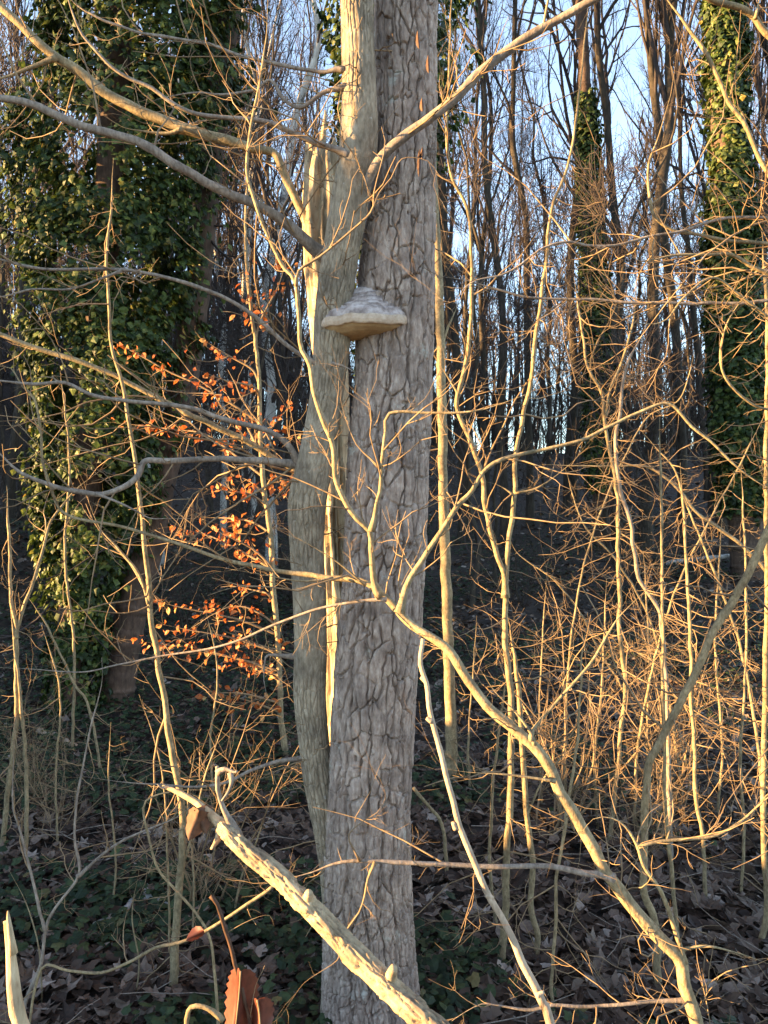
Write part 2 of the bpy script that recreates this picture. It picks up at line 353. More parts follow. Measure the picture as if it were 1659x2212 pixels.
# ------------------------------------------------------------------ furrowed trunks
def edge_rows(rows, d0, d1):
    """rows of (py, left px, right px) -> centres and radii"""
    rows = np.array(rows, float); dd = np.interp(rows[:, 0], [rows[0, 0], rows[-1, 0]], [d0, d1])
    C = np.array([Wp((a + b_) / 2, y, d) for (y, a, b_), d in zip(rows, dd)]); Rr = (rows[:, 2] - rows[:, 1]) / 2 / F * dd
    return np.column_stack([C, Rr])
def bark_trunk(CR, step, nfront, nback, fn, z_lo, z_hi):
    """dense grid round a near-vertical stem; fn(arc m, height m, period m)->relief in metres"""
    CR = CR[np.argsort(CR[:, 2])]; S = crom(CR, 0.05); S = S[np.argsort(S[:, 2])]
    z = np.arange(z_lo, z_hi, step)
    cx, cy, rr = (np.interp(z, S[:, 2], S[:, i]) for i in (0, 1, 3))
    th = np.concatenate([np.linspace(-np.pi * 1.06, 0.06 * np.pi, nfront, endpoint=False), np.linspace(0.06 * np.pi, 0.94 * np.pi, nback, endpoint=False)])
    TH, Z = np.meshgrid(th, z); r0 = np.mean(rr)
    H = fn((TH + 1.06 * np.pi) * r0, Z, 2 * np.pi * r0)
    RR = rr[:, None] * (1 + 0.03 * (fbm(TH * 0 + np.cos(TH) * 1.2 + 9, Z * 2.1 + np.sin(TH) * 1.2, 6.0, 2) - 0.4)) + H
    V = np.stack([cx[:, None] + RR * np.cos(TH), cy[:, None] + RR * np.sin(TH), Z], -1)
    S_ = len(th); N = len(z); i = np.arange(N - 1)[:, None] * S_; k = np.arange(S_)[None]; k2 = (k + 1) % S_
    return V.reshape(-1, 3), np.stack([i + k, i + k2, i + S_ + k2, i + S_ + k], -1).reshape(-1, 4)
def cracks(S, Z, per, su, sv, wid, dep, s, warp=1.0):
    n = max(3, round(per / su)); su = per / n
    u = S / su + warp * 0.5 * (fbm(S / 0.05, Z / 0.09, s + 1, 3) - 0.45); v = Z / sv + warp * 0.35 * (fbm(S / 0.04, Z / 0.06, s + 2, 3) - 0.45)
    e, cid = vor_edge(u, v, su, sv, s, n)
    return -dep * (1 - sm(0.25, 0.95, e / wid)), e, cid
def relief_main(S, Z, per):
    a, e, cid = cracks(S, Z, per, 0.056, 0.115, 0.0052, 1.0, 3.0)
    m1 = 0.2 + 0.8 * sm(0.25, 0.5, fbm(S / 0.07 + 4, Z / 0.11, 21.0, 2))
    b_, e2, c2 = cracks(S, Z, per, 0.066, 0.5, 0.0058, 1.0, 9.0, 1.7)
    c_, e3, c3 = cracks(S, Z, per, 0.020, 0.045, 0.004, 1.0, 15.0)
    m3 = sm(0.40, 0.6, fbm(S / 0.1 + 14, Z / 0.2, 25.0, 2))
    low = sm(1.5, 0.2, Z)
    kd = np.hypot(S - (-np.pi / 2 + .24 + 1.06 * np.pi) * per / (2 * np.pi), (Z - 2.03) * .8); kn_ = .014 * np.exp(-(kd / .085) ** 2) + .03 * (fbm(S / .02 + 7, Z / .014, 51., 3) - .5) * np.exp(-(kd / .05) ** 2)
    return (kn_ + 0.017 * a * m1 + 0.013 * b_ + (0.004 + 0.004 * low) * c_ * np.maximum(m3, low)
            + 0.006 * (cid - 0.5) * sm(0, .008, e) + 0.004 * sm(0, 0.02, e2) + 0.006 * (fbm(S / 0.022, Z / 0.03, 30.0, 4) - 0.47) + 0.004 * (fbm(S / .006, Z / .008, 31., 2) - .4))
def relief_left(S, Z, per):
    a, e, cid = cracks(S, Z, per, 0.017, 0.075, 0.0042, 1.0, 43.0, 1.2)
    m1 = sm(0.22, 0.5, fbm(S / 0.12 + 4, Z / 0.35, 44.0, 2) + 0.35 * sm(2.4, 0.6, Z))
    return 0.006 * a * m1 + 0.004 * (fbm(S / 0.02, Z / 0.05, 46.0, 4) - 0.47) + 0.012 * (fbm(S / 0.12, Z / 0.25, 47.0, 2) - 0.4) * 0.6

# the big tree
rows = [(-2600, 850, 950), (-1000, 830, 945), (-300, 812, 943), (0, 808, 942), (200, 810, 942), (400, 800, 940), (600, 776, 938), (800, 768, 934), (1000, 752, 926), (1200, 744, 918), (1400, 728, 905),
        (1600, 714, 892), (1800, 704, 886), (2000, 699, 893), (2120, 697, 902), (2212, 692, 915), (2300, 670, 945), (2380, 640, 985)]
CRM = edge_rows(rows, 3.4, 3.4)
big = thing('broadleaf_tree', 'large grey tree with deeply furrowed bark carrying the bracket fungus', 'tree', (CRM[-3, 0], 3.4, 0))
V, Q = bark_trunk(CRM, 0.0043, 225, 40, relief_main, -0.12, 4.45)
link('trunk', mk_mesh('trunk', V - np.array(big.location), Q), M_MAIN, big)
S = crom(CRM[CRM[:, 2].argsort()], 0.2); S = S[S[:, 2] > 4.42]
V, Q, T = tube(S[:, :3], S[:, 3], 20, 0.04); link('upper_trunk', mk_mesh('upper_trunk', V - np.array(big.location), Q, T), M_MAIN, big)

# ------------------------------------------------------------------ stems and branches from the picture
PXS = 9.0
class Plant:
    def __init__(s, name, label, cat, base, group=None):
        s.e = thing(name, label, cat, base, group); s.b = np.array(base, float); s.sp = []
    def branch(s, part, pts, w_, d, mat, sides=8, rough=0.06, spine=True, cap=True, lab=None):
        pts = np.array(pts, float); k = np.arange(len(pts)); ln = np.concatenate([[0], np.cumsum(np.linalg.norm(np.diff(pts, axis=0), axis=1))]); ln /= ln[-1]
        ww = np.interp(ln, np.linspace(0, 1, len(w_)), w_); d = d if hasattr(d, '__len__') else (d, d)
        dd = np.interp(ln, np.linspace(0, 1, len(d)), d)
        P = np.array([[*Wp(x, y, q), (a * .84 if part in ('stem', 'branch', 'bough', 'pole') else a) / 2 / F * q] for (x, y), a, q in zip(pts, ww, dd)])
        return s.world(part, P, mat, sides, rough, spine, cap, lab)
    def world(s, part, P, mat, sides=8, rough=0.06, spine=True, cap=True, lab=None, step=0.022):
        C = crom(P, step); rr = np.maximum(C[:, 3], 0.0008)
        if sides >= 8: # nodes and small kinks of a real stem
            L = np.concatenate([[0], np.cumsum(np.linalg.norm(np.diff(C[:, :3], axis=0), axis=1))])
            sd = float(rng.uniform(0, 99)); wb = np.minimum(rr, .0085); kn = np.arange(0, L[-1] + .3, .075); zz = lambda: np.interp(L + rng.uniform(0, .07), kn, rng.uniform(-1, 1, len(kn)))
            C[:, 0] += 0.55 * wb * zz(); C[:, 1] += 0.6 * wb * zz(); C[:, 2] += 0.45 * wb * zz()
            rr = rr * (1 + 0.14 * sm(0.8, 1, vn(L / 0.04, L * 0, sd + 7)))
        L = np.concatenate([[0], np.cumsum(np.linalg.norm(np.diff(C[:, :3], axis=0), axis=1))]); r_a, r_b = rr[0], rr[-1]
        if part in ('branch', 'bough', 'side_branch'): rr = rr * (1 + .75 * np.exp(-(L / (2.6 * r_a + .01)) ** 1.3))     # branch collar
        tp = part in ('stem', 'branch', 'spray', 'stalk', 'bough')
        if tp and r_b < .009 and r_b <= r_a: rr = rr * np.clip((L[-1] - L) / .25, .22, 1)
        if tp and r_a < .009 and r_a < r_b: rr = rr * np.clip(L / .25, .22, 1)
        V, Q, T = tube(C[:, :3], rr, sides, rough, float(rng.uniform(0, 99)), cap)
        o = link(part, mk_mesh(part, V - s.b, Q, T), mat, s.e)
        if lab: o['label'] = lab
        if spine: s.sp.append((C[:, :3], rr))
        return o
    def twigs(s, per_m, l0, l1, r0=0.0028, sub=2.0, up=0.12, mat=None, name='twigs', flat=0.35, amin=.6, amax=1.25, wig=.34, rmin=0, t0=0.0):
        P1 = []; R1 = []; r = rng
        for C, rr in s.sp:
            L = np.linalg.norm(np.diff(C, axis=0), axis=1).sum(); n = rng.poisson(L * per_m)
            if n < 1: continue
            b_, d_, rb, _ = offshoots(C[None], rr[None], n, amin, amax, up, t0, 1.0, flat)
            ln = rng.uniform(l0, l1, n) * np.clip(0.55 + rb / 0.02, 0.5, 1.3) * rng.choice([.35, .7, 1.0, 1.3], n)
            p, q = grow(b_, d_, ln, np.minimum(r0 * (0.6 + ln / l1), rb * 0.7), 7, wig, (0, 0, .04)); P1.append(p); R1.append(q)
            b_, d_, rb, _ = offshoots(C[None, -2:], rr[None, -2:], 2, .1, .5, up)
            p, q = grow(b_, d_, np.full(2, l1 * .6), np.minimum(np.full(2, r0), rb), 7, wig, (0, 0, .03)); P1.append(p); R1.append(q)
        if not P1: return
        P1 = np.concatenate(P1); R1 = np.concatenate(R1); parts = [tubes(P1, R1, 4)]
        n = int(len(P1) * sub)
        if n:
            b_, d_, rb, m_ = offshoots(P1, R1, n, .5, 1.1, up * .6, .2, .95, flat)
            L1 = np.linalg.norm(P1[m_, -1] - P1[m_, 0], axis=1)
            p, q = grow(b_, d_, L1 * rng.uniform(.2, .6, n), rb * .75, 5, wig, (0, 0, .04), .5); parts.append(tubes(p, q, 3))
            n3 = int(n * .8)
            b_, d_, rb, _ = offshoots(p, q, n3, .5, 1.1, up * .5, .3, 1, flat)
            p, q = grow(b_, d_, rng.uniform(.02, .07, n3), rb * .9, 3, .2, (0, 0, 0), .6); parts.append(tubes(p, q, 3))
        V, Q = join(parts)
        tag(link(name, mk_mesh(name, V - s.b, Q), mat or M_TWIG, s.e), kind='stuff')
def foot(px, py):
    d = ground_hit(px, py); p = Wp(px, py, d); return d, p
def to_ground(pts, d):
    """extend a picture polyline, last point lowest, straight on down to the soil at that distance"""
    (x0, y0), (x1, y1) = pts[-2], pts[-1]; gx_ = (x1 - 829.5) / F * d
    yy = 1106 + F * (CZ - float(ground(gx_, d)) + 0.06) / d
    k = (x1 - x0) / max(20, abs(y1 - y0))
    return pts + [(x1 + k * (yy - y1) * 0.7, yy)] if yy > y1 + 2 else pts
def base_of(pts, d):
    x, y = pts[-1]; p = Wp(x, y, d); return (p[0], p[1], float(ground(p[0], p[1])))

# second stem, smooth and S-curved
rows = [(-2400, 690, 735), (-900, 716, 778), (-300, 730, 800), (0, 733, 805), (200, 738, 812), (330, 733, 816), (430, 718, 800), (500, 705, 788), (600, 690, 770), (700, 678, 760), (800, 675, 750), (900, 663, 735), (1000, 641, 722),
        (1080, 622, 706), (1180, 625, 700), (1300, 632, 705), (1400, 635, 706), (1500, 633, 704), (1600, 644, 712), (1700, 658, 724), (1800, 678, 744), (1900, 692, 760), (2050, 696, 780), (2212, 690, 790), (2330, 670, 810)]
CRL = edge_rows(rows, 3.2, 3.46)
CRL[:, 1] = np.interp(CRL[:, 2], [0, 1.0, 2.5, 4.2, 8], [3.47, 3.42, 3.34, 3.2, 3.1])
for i, (py, a, b_) in enumerate(rows):
    CRL[i, 0] = ((a + b_) / 2 - 829.5) / F * CRL[i, 1]; CRL[i, 3] = (b_ - a) / 2 / F * CRL[i, 1]
sec = Plant('broadleaf_tree', 'slimmer S-curved grey tree with smooth bark leaning against the furrowed trunk', 'tree', (CRL[-2, 0], 3.47, 0.0))
V, Q = bark_trunk(CRL, 0.0042, 120, 30, relief_left, -0.12, 4.45)
link('trunk', mk_mesh('trunk', V - sec.b, Q), M_LEFT, sec.e)
S = crom(CRL[CRL[:, 2].argsort()], 0.2); S = S[S[:, 2] > 4.42]
V, Q, T = tube(S[:, :3], S[:, 3], 16, 0.04); link('upper_trunk', mk_mesh('upper_trunk', V - sec.b, Q, T), M_LEFT, sec.e)
B = sec.branch
B('bough', [(768, 470), (782, 415), (800, 375), (818, 345), (838, 322), (860, 305), (895, 280), (940, 250), (980, 215), (1020, 175), (1050, 145), (1110, 100), (1180, 55), (1245, 20), (1330, -25), (1480, -90)], [22, 25, 26, 25, 24, 23, 22, 21, 20, 18], [3.28, 3.165, 3.115, 3.09, 3.05, 2.98, 2.9], M_LIMB, 14)
B('bough', [(715, 560), (690, 545), (660, 520), (620, 485), (560, 447), (500, 420), (440, 388), (380, 355), (320, 318), (250, 290), (180, 272), (110, 243), (60, 225), (0, 210), (-150, 180)], [30, 25, 23, 21, 19, 16], [3.38, 3.22, 3.14, 3.12, 3.11, 3.1], M_LIMB, 14)
B('branch', [(750, 335), (735, 327), (690, 310), (640, 290), (580, 265), (520, 255), (440, 250), (380, 230), (330, 190), (280, 170), (240, 145), (200, 100), (170, 60), (145, -10), (130, -80)], [16, 13, 11, 9, 7, 6], [3.2, 3.05, 2.95], M_LIMB, 8)
B('branch', [(745, 150), (727, 150), (690, 155), (600, 140), (520, 120), (450, 95), (350, 78), (280, 65), (180, 20), (120, -40)], [11, 9, 7, 5], [3.2, 3.4], M_LIMB, 8)
B('branch', [(750, 185), (727, 192), (700, 200), (660, 230), (640, 232), (610, 212), (590, 180), (575, 175), (550, 195), (480, 205), (420, 200), (340, 215), (300, 235)], [13, 10, 8, 5, 3], [3.2, 3.3], M_LIMB, 8)
B('branch', [(695, 790), (650, 765), (610, 738), (580, 710), (540, 675), (490, 645), (440, 625), (380, 605), (320, 592), (250, 583), (130, 583), (60, 575), (0, 560), (-120, 540)], [12, 11, 10, 9, 8, 6], [3.3, 3.1, 3.0], M_LIMB, 8)
B('branch', [(262, 585), (210, 605), (150, 625), (70, 625), (0, 642), (-100, 650)], [7, 6, 5], [3.06, 3.0], M_LIMB, 6)
B('branch', [(668, 1008), (645, 995), (630, 967), (605, 942), (540, 920), (460, 897), (410, 882), (350, 872), (275, 867), (200, 852), (140, 827), (75, 830), (0, 822), (-100, 815)], [18, 14, 12, 10, 8, 7], [3.36, 3.15, 3.05], M_LIMB, 9)
B('branch', [(672, 1003), (645, 1002), (590, 997), (500, 992), (425, 992), (360, 994), (320, 992), (307, 1002), (300, 1027), (280, 1047), (250, 1060), (205, 1067), (125, 1052), (60, 1030), (25, 1007), (0, 982), (-60, 930)], [22, 17, 15, 15, 14, 10, 8], [3.38, 3.15, 3.0], M_LIMB, 10)
B('branch', [(207, 1066), (260, 1087), (300, 1107), (325, 1120), (365, 1120), (420, 1120)], [7, 5, 3], [3.05, 3.0], M_LIMB, 6)
B('branch', [(670, 1635), (640, 1640), (600, 1645), (540, 1665), (490, 1690), (425, 1700), (350, 1695), (270, 1690), (180, 1677)], [13, 9, 7, 4, 3], [3.42, 3.1], M_LIMB, 7)
B('branch', [(650, 1418), (620, 1418), (580, 1415), (572, 1430), (570, 1470), (575, 1500), (562, 1510)], [15, 10, 8, 7, 5], [3.4, 3.3], M_LIMB, 7)
B('branch', [(715, 785), (740, 790), (755, 797), (770, 805), (790, 800)], [12, 10, 8], [3.22, 3.2], M_LIMB, 7, spine=False)
sec.twigs(10, .15, .6, .0026, 2.6, up=.05)
# fine short shoots sprouting from the stem itself
C = crom(CRL[CRL[:, 2].argsort()], .1); C = C[(C[:, 2] > .4) & (C[:, 2] < 4.4)]
sec.sp = [(C[:, :3], C[:, 3])]; sec.twigs(28, .10, .26, .0020, 1.0, up=.0, amin=1.2, amax=1.7, name='shoots')

# dead snag behind, broken off, sunlit
d = 4.05
snag = Plant('dead_snag', 'broken rotten pale snag glowing in the sun behind the two trunks', 'snag', base_of([(735, 2000)], d))
rws = [(697, 335, 32), (697, 420, 45), (699, 500, 47), (705, 600, 44), (712, 750, 40), (716, 900, 39), (720, 1050, 38), (724, 1200, 38), (735, 1400, 40), (745, 1600, 42), (755, 1900, 46), (757, 2090, 55)]
P = np.array([[*Wp(x, y, d), r_ / F * d] for x, y, r_ in rws[::-1]])
C = crom(P, .012); T_, U_, W_ = frames(C[:, :3]); a = np.linspace(0, 2 * np.pi, 56, endpoint=False); A, K = np.meshgrid(a, np.arange(len(C)))
Z = C[:, 2][:, None] + 0 * A; fis = fbm(A * 5.0, Z * 1.4, 60., 3)
rr = C[:, 3][:, None] * (1 + .30 * (fbm(np.cos(A) * 1.5 + 5, Z * 3 + np.sin(A), 61., 3) - .45) - .5 * sm(.50, .60, fis)) + .03 * (fbm(A * 9, Z * 9, 62., 3) - .45)
top = C[-1, 2]; V = C[:, None, :3] + rr[..., None] * (np.cos(A)[..., None] * U_[:, None] + np.sin(A)[..., None] * W_[:, None])
lift = sm(top - .30, top, Z) * (0.16 * vn(A * 2.3, A * 0, 63.) - 0.10 + .09 * vn(A * 8, A * 0, 64.)); V[..., 2] += lift
Q = (np.arange(len(C) - 1)[:, None] * 56 + np.arange(56)[None]); k2 = np.arange(len(C) - 1)[:, None] * 56 + (np.arange(56)[None] + 1) % 56
V = V.reshape(-1, 3); V = np.vstack([V, C[-1, :3] - [0, 0, .12]]); tt = np.stack([(len(C) - 1) * 56 + np.arange(56), (len(C) - 1) * 56 + (np.arange(56) + 1) % 56, np.full(56, len(V) - 1)], -1)
link('trunk', mk_mesh('trunk', V - snag.b, np.stack([Q, k2, k2 + 56, Q + 56], -1).reshape(-1, 4), tt), M_SNAG, snag.e)
snag.branch('splinter', [(696, 420), (694, 360), (698, 300), (702, 262), (703, 238)], [26, 26, 22, 14, 4], d, M_SNAG, 7, .25, False)
snag.branch('splinter', [(722, 400), (722, 340), (720, 296)], [22, 16, 4], d, M_SNAG, 6, .25, False)
snag.branch('bough', [(700, 545), (678, 505), (655, 460), (625, 400), (604, 352), (590, 330), (540, 319), (470, 300), (380, 272), (300, 240), (235, 205), (165, 150), (120, 122), (60, 70), (0, 14), (-90, -60)], [26, 21, 21, 30, 28, 24, 22, 20, 18], [4.05, 3.95, 3.9, 3.85], M_SAP, 14)
snag.branch('branch', [(122, 124), (70, 145), (20, 165), (-60, 190)], [12, 10, 9], 3.87, M_SAP, 8)
snag.branch('branch', [(395, 278), (365, 288), (320, 285), (270, 276), (240, 260)], [10, 8, 4], 3.9, M_SAP, 7)
snag.branch('bough', [(690, 1050), (635, 1017), (565, 972), (500, 937), (425, 902), (350, 865), (280, 827), (200, 792), (110, 762), (40, 738), (0, 722), (-110, 680)], [17, 15, 14, 13, 12, 11], [4.1, 3.9, 3.8], M_SAP, 10)
snag.twigs(10, .15, .65, .0027, 2.6, up=.1)

# ------------------------------------------------------------------ bracket fungus
fz = CZ - (686 - 1106) / F * 3.17; fx = (790 - 829.5) / F * 3.2; fy = 3.34
def fmat(name, stops, sc_, bmp=.5, rings=False):
    m, t, b = mat_new(name); tc = nd(t, 'ShaderNodeTexCoord')
    n1 = nd(t, 'ShaderNodeTexNoise', Scale=sc_, Detail=7., Roughness=.7); t.links.new(tc.outputs['Object'], n1.inputs['Vector'])
    r = ramp(t, stops)
    if rings:      # growth zones of the cap
        at = nd(t, 'ShaderNodeAttribute', attribute_name='tint'); mu = nd(t, 'ShaderNodeMath', operation='MULTIPLY'); mu.inputs[1].default_value = 52.0; si = nd(t, 'ShaderNodeMath', operation='SINE')
        ma = nd(t, 'ShaderNodeMath', operation='MULTIPLY_ADD'); ma.inputs[1].default_value = .13
        t.links.new(at.outputs['Fac'], mu.inputs[0]); t.links.new(mu.outputs[0], si.inputs[0]); t.links.new(si.outputs[0], ma.inputs[0]); t.links.new(n1.outputs[0], ma.inputs[2]); t.links.new(ma.outputs[0], r.inputs[0])
    else: t.links.new(n1.outputs[0], r.inputs[0])
    t.links.new(r.outputs[0], b.inputs['Base Color'])
    bp = nd(t, 'ShaderNodeBump', Strength=bmp, Distance=.004); t.links.new(n1.outputs[0], bp.inputs['Height']); t.links.new(bp.outputs[0], b.inputs['Normal'])
    b.inputs['Roughness'].default_value = .85; b.inputs['Specular IOR Level'].default_value = .2
    return m
M_CAP = fmat('fungus_cap', [(.3, (.20, .16, .14)), (.5, (.36, .30, .27)), (.72, (.52, .455, .42))], 55, .8, True)
M_RIM = fmat('fungus_rim', [(.3, (.36, .25, .16)), (.55, (.52, .41, .30)), (.75, (.64, .54, .42))], 30)
M_PORE = fmat('fungus_pores', [(.3, (.36, .25, .13)), (.6, (.50, .37, .21)), (.8, (.58, .46, .29))], 22, .2)
fun = thing('bracket_fungus', 'large hoof-shaped bracket fungus with grey banded cap and ochre underside', 'fungus', (fx, fy, fz))
prof = [(0.02, .152), (.17, .152), (.29, .145), (.38, .132), (.455, .115), (.463, .107), (.53, .104), (.605, .091), (.612, .082), (.685, .079), (.765, .065), (.772, .056), (.85, .053), (.92, .042), (.95, .027), (.955, .016),
        (.975, .018), (1.0, .011), (1.012, -.003), (1.0, -.014), (.975, -.019), (.95, -.018), (.93, -.019), (.86, -.027), (.72, -.037), (.52, -.044), (.28, -.047), (.02, -.048)]
def dens(p, k):
    p = np.array(p); t_ = np.linspace(0, len(p) - 1, (len(p) - 1) * k + 1); return np.stack([np.interp(t_, np.arange(len(p)), p[:, i]) for i in (0, 1)], -1)
ph = np.linspace(-.25, math.pi + .25, 150)
def frad(p): return 1 + .05 * np.sin(2 * p + .4) + .03 * np.sin(5 * p + 1.) + .02 * np.sin(11 * p)
for nm, a_, b_, mt in (('cap', 0, 16, M_CAP), ('rim', 15, 22, M_RIM), ('pore_surface', 21, 28, M_PORE)):
    pr = dens(prof[a_:b_], 5); PH, RI = np.meshgrid(ph, pr[:, 0]); ZI = np.repeat(pr[:, 1][:, None], len(ph), 1)
    wob = (.013 if nm != 'pore_surface' else .005) * (fbm(PH * 3.2, RI * 3, 71., 3) - .45) + (.0034 * np.sin(RI * 58 + 2.5 * fbm(PH * 2, RI * 2, 74., 2)) if nm == 'cap' else 0) + (.006 * (fbm(PH * 9, RI * 22, 72., 3) - .45) if nm != 'pore_surface' else 0)
    RI = RI * (1 + (frad(PH) - 1) * sm(.15, .8, RI)); tiltx = np.cos(PH) * RI
    x_ = .186 * tiltx - .012 * sm(.3, 1, RI); y_ = -.185 * RI * np.sin(PH); z_ = ZI + wob + .007 * tiltx + .006 * np.sin(3.3 * PH + 1) * sm(.6, 1, RI)
    if nm == 'pore_surface': z_ = z_ - .004 * (1 - RI); x_ = x_ - .025 * (1 - RI)
    n_, m_ = PH.shape; q0 = np.arange(n_ - 1)[:, None] * m_ + np.arange(m_ - 1)[None]
    link(nm, mk_mesh(nm, np.stack([x_, y_, z_], -1).reshape(-1, 3), np.stack([q0, q0 + m_, q0 + m_ + 1, q0 + 1], -1).reshape(-1, 4), tint=(RI + .05 * fbm(PH * 3, RI * 4, 77., 2)).ravel()), mt, fun)

# ------------------------------------------------------------------ arching sapling in front
d0 = 2.75
jp = [(1515, 2290), (1505, 2212), (1480, 2125), (1465, 2070), (1415, 2015), (1370, 1965), (1330, 1910), (1300, 1870), (1260, 1795), (1220, 1725), (1190, 1665), (1155, 1615), (1110, 1575), (1065, 1535), (1015, 1475), (975, 1407), (930, 1377), (880, 1342), (830, 1292),
      (780, 1257), (700, 1247), (600, 1232), (490, 1210), (400, 1180), (325, 1157), (250, 1135), (165, 1120), (125, 1095), (105, 1037), (90, 987), (90, 937), (75, 862), (50, 835), (25, 795), (0, 800), (-40, 830)]
jb = to_ground([jp[1], jp[0]], d0)[-1:] if True else []
arch = Plant('arching_sapling', 'smooth olive sapling arching across the furrowed trunk from beside the leaning pole', 'sapling', base_of(jb or [jp[0]], d0))
J = arch.branch
J('stem', jb + jp, [36, 35, 34, 33, 31, 29, 26, 23, 18, 13, 10, 8, 7, 6, 5], [d0, d0, 2.78, 2.86, 3.1, 3.12, 3.12], M_SAP, 14)
J('branch', [(822, 1288), (808, 1260), (802, 1187), (800, 1147), (770, 1122), (740, 1077), (725, 1022), (715, 952), (690, 887), (665, 782), (650, 737), (640, 615), (615, 580), (585, 525), (555, 450), (535, 375), (540, 280), (560, 185), (575, 80), (580, -20)], [15, 14, 13, 12, 11, 9, 8, 6, 4], [2.88, 2.78, 2.75, 2.7], M_SAP, 9)
J('branch', [(640, 618), (645, 585), (690, 555), (740, 515), (780, 480), (800, 460), (820, 415), (845, 385), (860, 352), (880, 340), (925, 348), (945, 375)], [7, 6, 5, 4], [2.73, 2.7], M_TWIG, 6)
J('branch', [(801, 1150), (812, 1090), (820, 1060), (822, 1010), (828, 975), (832, 930), (840, 892), (930, 892), (1030, 887), (1110, 862), (1160, 840)], [12, 10, 9, 7, 5, 3], [2.76, 2.75, 2.7], M_SAP, 8)
J('branch', [(820, 1010), (800, 990), (770, 960), (745, 900), (735, 860)], [7, 5, 3], 2.75, M_TWIG, 6)
J('branch', [(862, 1325), (868, 1302), (885, 1257), (915, 1207), (945, 1162), (985, 1097), (1020, 1057), (1045, 1017), (1085, 992), (1175, 972), (1255, 952), (1315, 922), (1380, 892), (1445, 872), (1495, 922), (1540, 957), (1580, 997), (1630, 1037), (1700, 1075)], [16, 14, 12, 10, 9, 8, 6, 5], [2.83, 2.85, 2.9], M_SAP, 9)
J('branch', [(835, 1295), (795, 1297), (700, 1312), (625, 1337), (575, 1357), (520, 1382), (450, 1402), (350, 1417), (250, 1437), (175, 1452), (65, 1445), (0, 1442)], [9, 7, 6, 4, 3], [2.87, 2.95, 3.05], M_LIMB, 7)
J('branch', [(790, 1265), (730, 1215), (660, 1172), (620, 1155)], [6, 5, 3], [2.91, 2.85], M_SAP, 6)
J('branch', [(1155, 1610), (1147, 1584), (1115, 1540), (1070, 1495), (1040, 1450)], [8, 7, 4], 2.76, M_SAP, 7)
J('branch', [(1150, 1600), (1150, 1580), (1190, 1530), (1240, 1475), (1280, 1427), (1315, 1367), (1340, 1330), (1400, 1270)], [10, 8, 7, 4], [2.76, 2.9], M_SAP, 7)
J('branch', [(1325, 1900), (1300, 1889), (1270, 1885), (1180, 1872), (1080, 1872), (1005, 1870), (930, 1867), (830, 1862), (780, 1860), (725, 1867), (675, 1884), (635, 1894), (600, 1905)], [18, 14, 13, 12, 11, 9, 6], [2.76, 2.7], M_LIMB, 9)
J('branch', [(811, 1862), (795, 1898), (788, 1935), (776, 1971), (750, 2007), (742, 2041), (728, 2075), (686, 2103), (655, 2125), (633, 2156)], [7, 5, 4, 3], [2.71, 2.6], M_TWIG, 6)
J('branch', [(778, 1860), (762, 1831), (753, 1803), (787, 1772), (815, 1755), (832, 1725), (830, 1705)], [5, 4, 3], [2.71, 2.65], M_TWIG, 6)
J('branch', [(1478, 2080), (1470, 2050), (1450, 1985), (1425, 1925), (1390, 1865), (1375, 1825), (1350, 1785), (1320, 1767), (1280, 1770), (1255, 1800)], [14, 12, 10, 7, 5], [2.75, 2.7], M_SAP, 9)
J('branch', [(1378, 1828), (1430, 1817), (1495, 1812), (1545, 1805), (1600, 1775), (1650, 1730), (1720, 1680)], [9, 8, 6], [2.72, 2.75], M_SAP, 7)
J('branch', [(1470, 2062), (1480, 2050), (1530, 2044), (1580, 2055), (1620, 2067), (1680, 2090)], [9, 7, 5], [2.75, 2.7], M_SAP, 7)
J('branch', [(1490, 2160), (1470, 2160), (1405, 2162), (1330, 2170), (1255, 2175), (1190, 2172), (1150, 2180), (1070, 2172), (1040, 2170), (1005, 2185), (975, 2205)], [11, 9, 8, 5], [2.75, 2.7], M_LIMB, 8)
J('branch', [(1200, 1688), (1150, 1680), (1080, 1672), (1010, 1668), (960, 1660)], [7, 6, 3], [2.76, 2.75], M_SAP, 6)
J('branch', [(720, 1250), (650, 1255), (560, 1240), (500, 1230)], [6, 5, 3], [2.98, 2.9], M_SAP, 6)
arch.twigs(12, .10, .42, .0021, 2.4, up=.08)

# leaning pale pole
kp = [(1190, 2212), (1175, 2170), (1140, 2100), (1095, 2005), (1055, 1935), (1025, 1865), (995, 1785), (975, 1725), (955, 1640), (935, 1560), (920, 1475), (910, 1437), (913, 1380)][::-1]
kp = to_ground(kp, 2.55)
pole = Plant('dead_pole', 'straight pale dead pole leaning up against the arching sapling', 'branch', base_of(kp, 2.55))
pole.branch('pole', kp, [11, 13, 14, 16, 18, 21, 24, 27, 30], [2.72, 2.6, 2.55], M_PALE, 14, .09)
for x, y, x2, y2 in ((934, 1560, 922, 1552), (985, 1790, 978, 1775), (1052, 1930, 1068, 1940), (1160, 2150, 1176, 2142), (918, 1470, 908, 1462)):
    pole.branch('knot', [(x, y), ((x + x2) / 2, (y + y2) / 2), (x2, y2)], [13, 11, 8], 2.55 + .17 * (2212 - y) / 830, M_PALE, 8, .1, False)

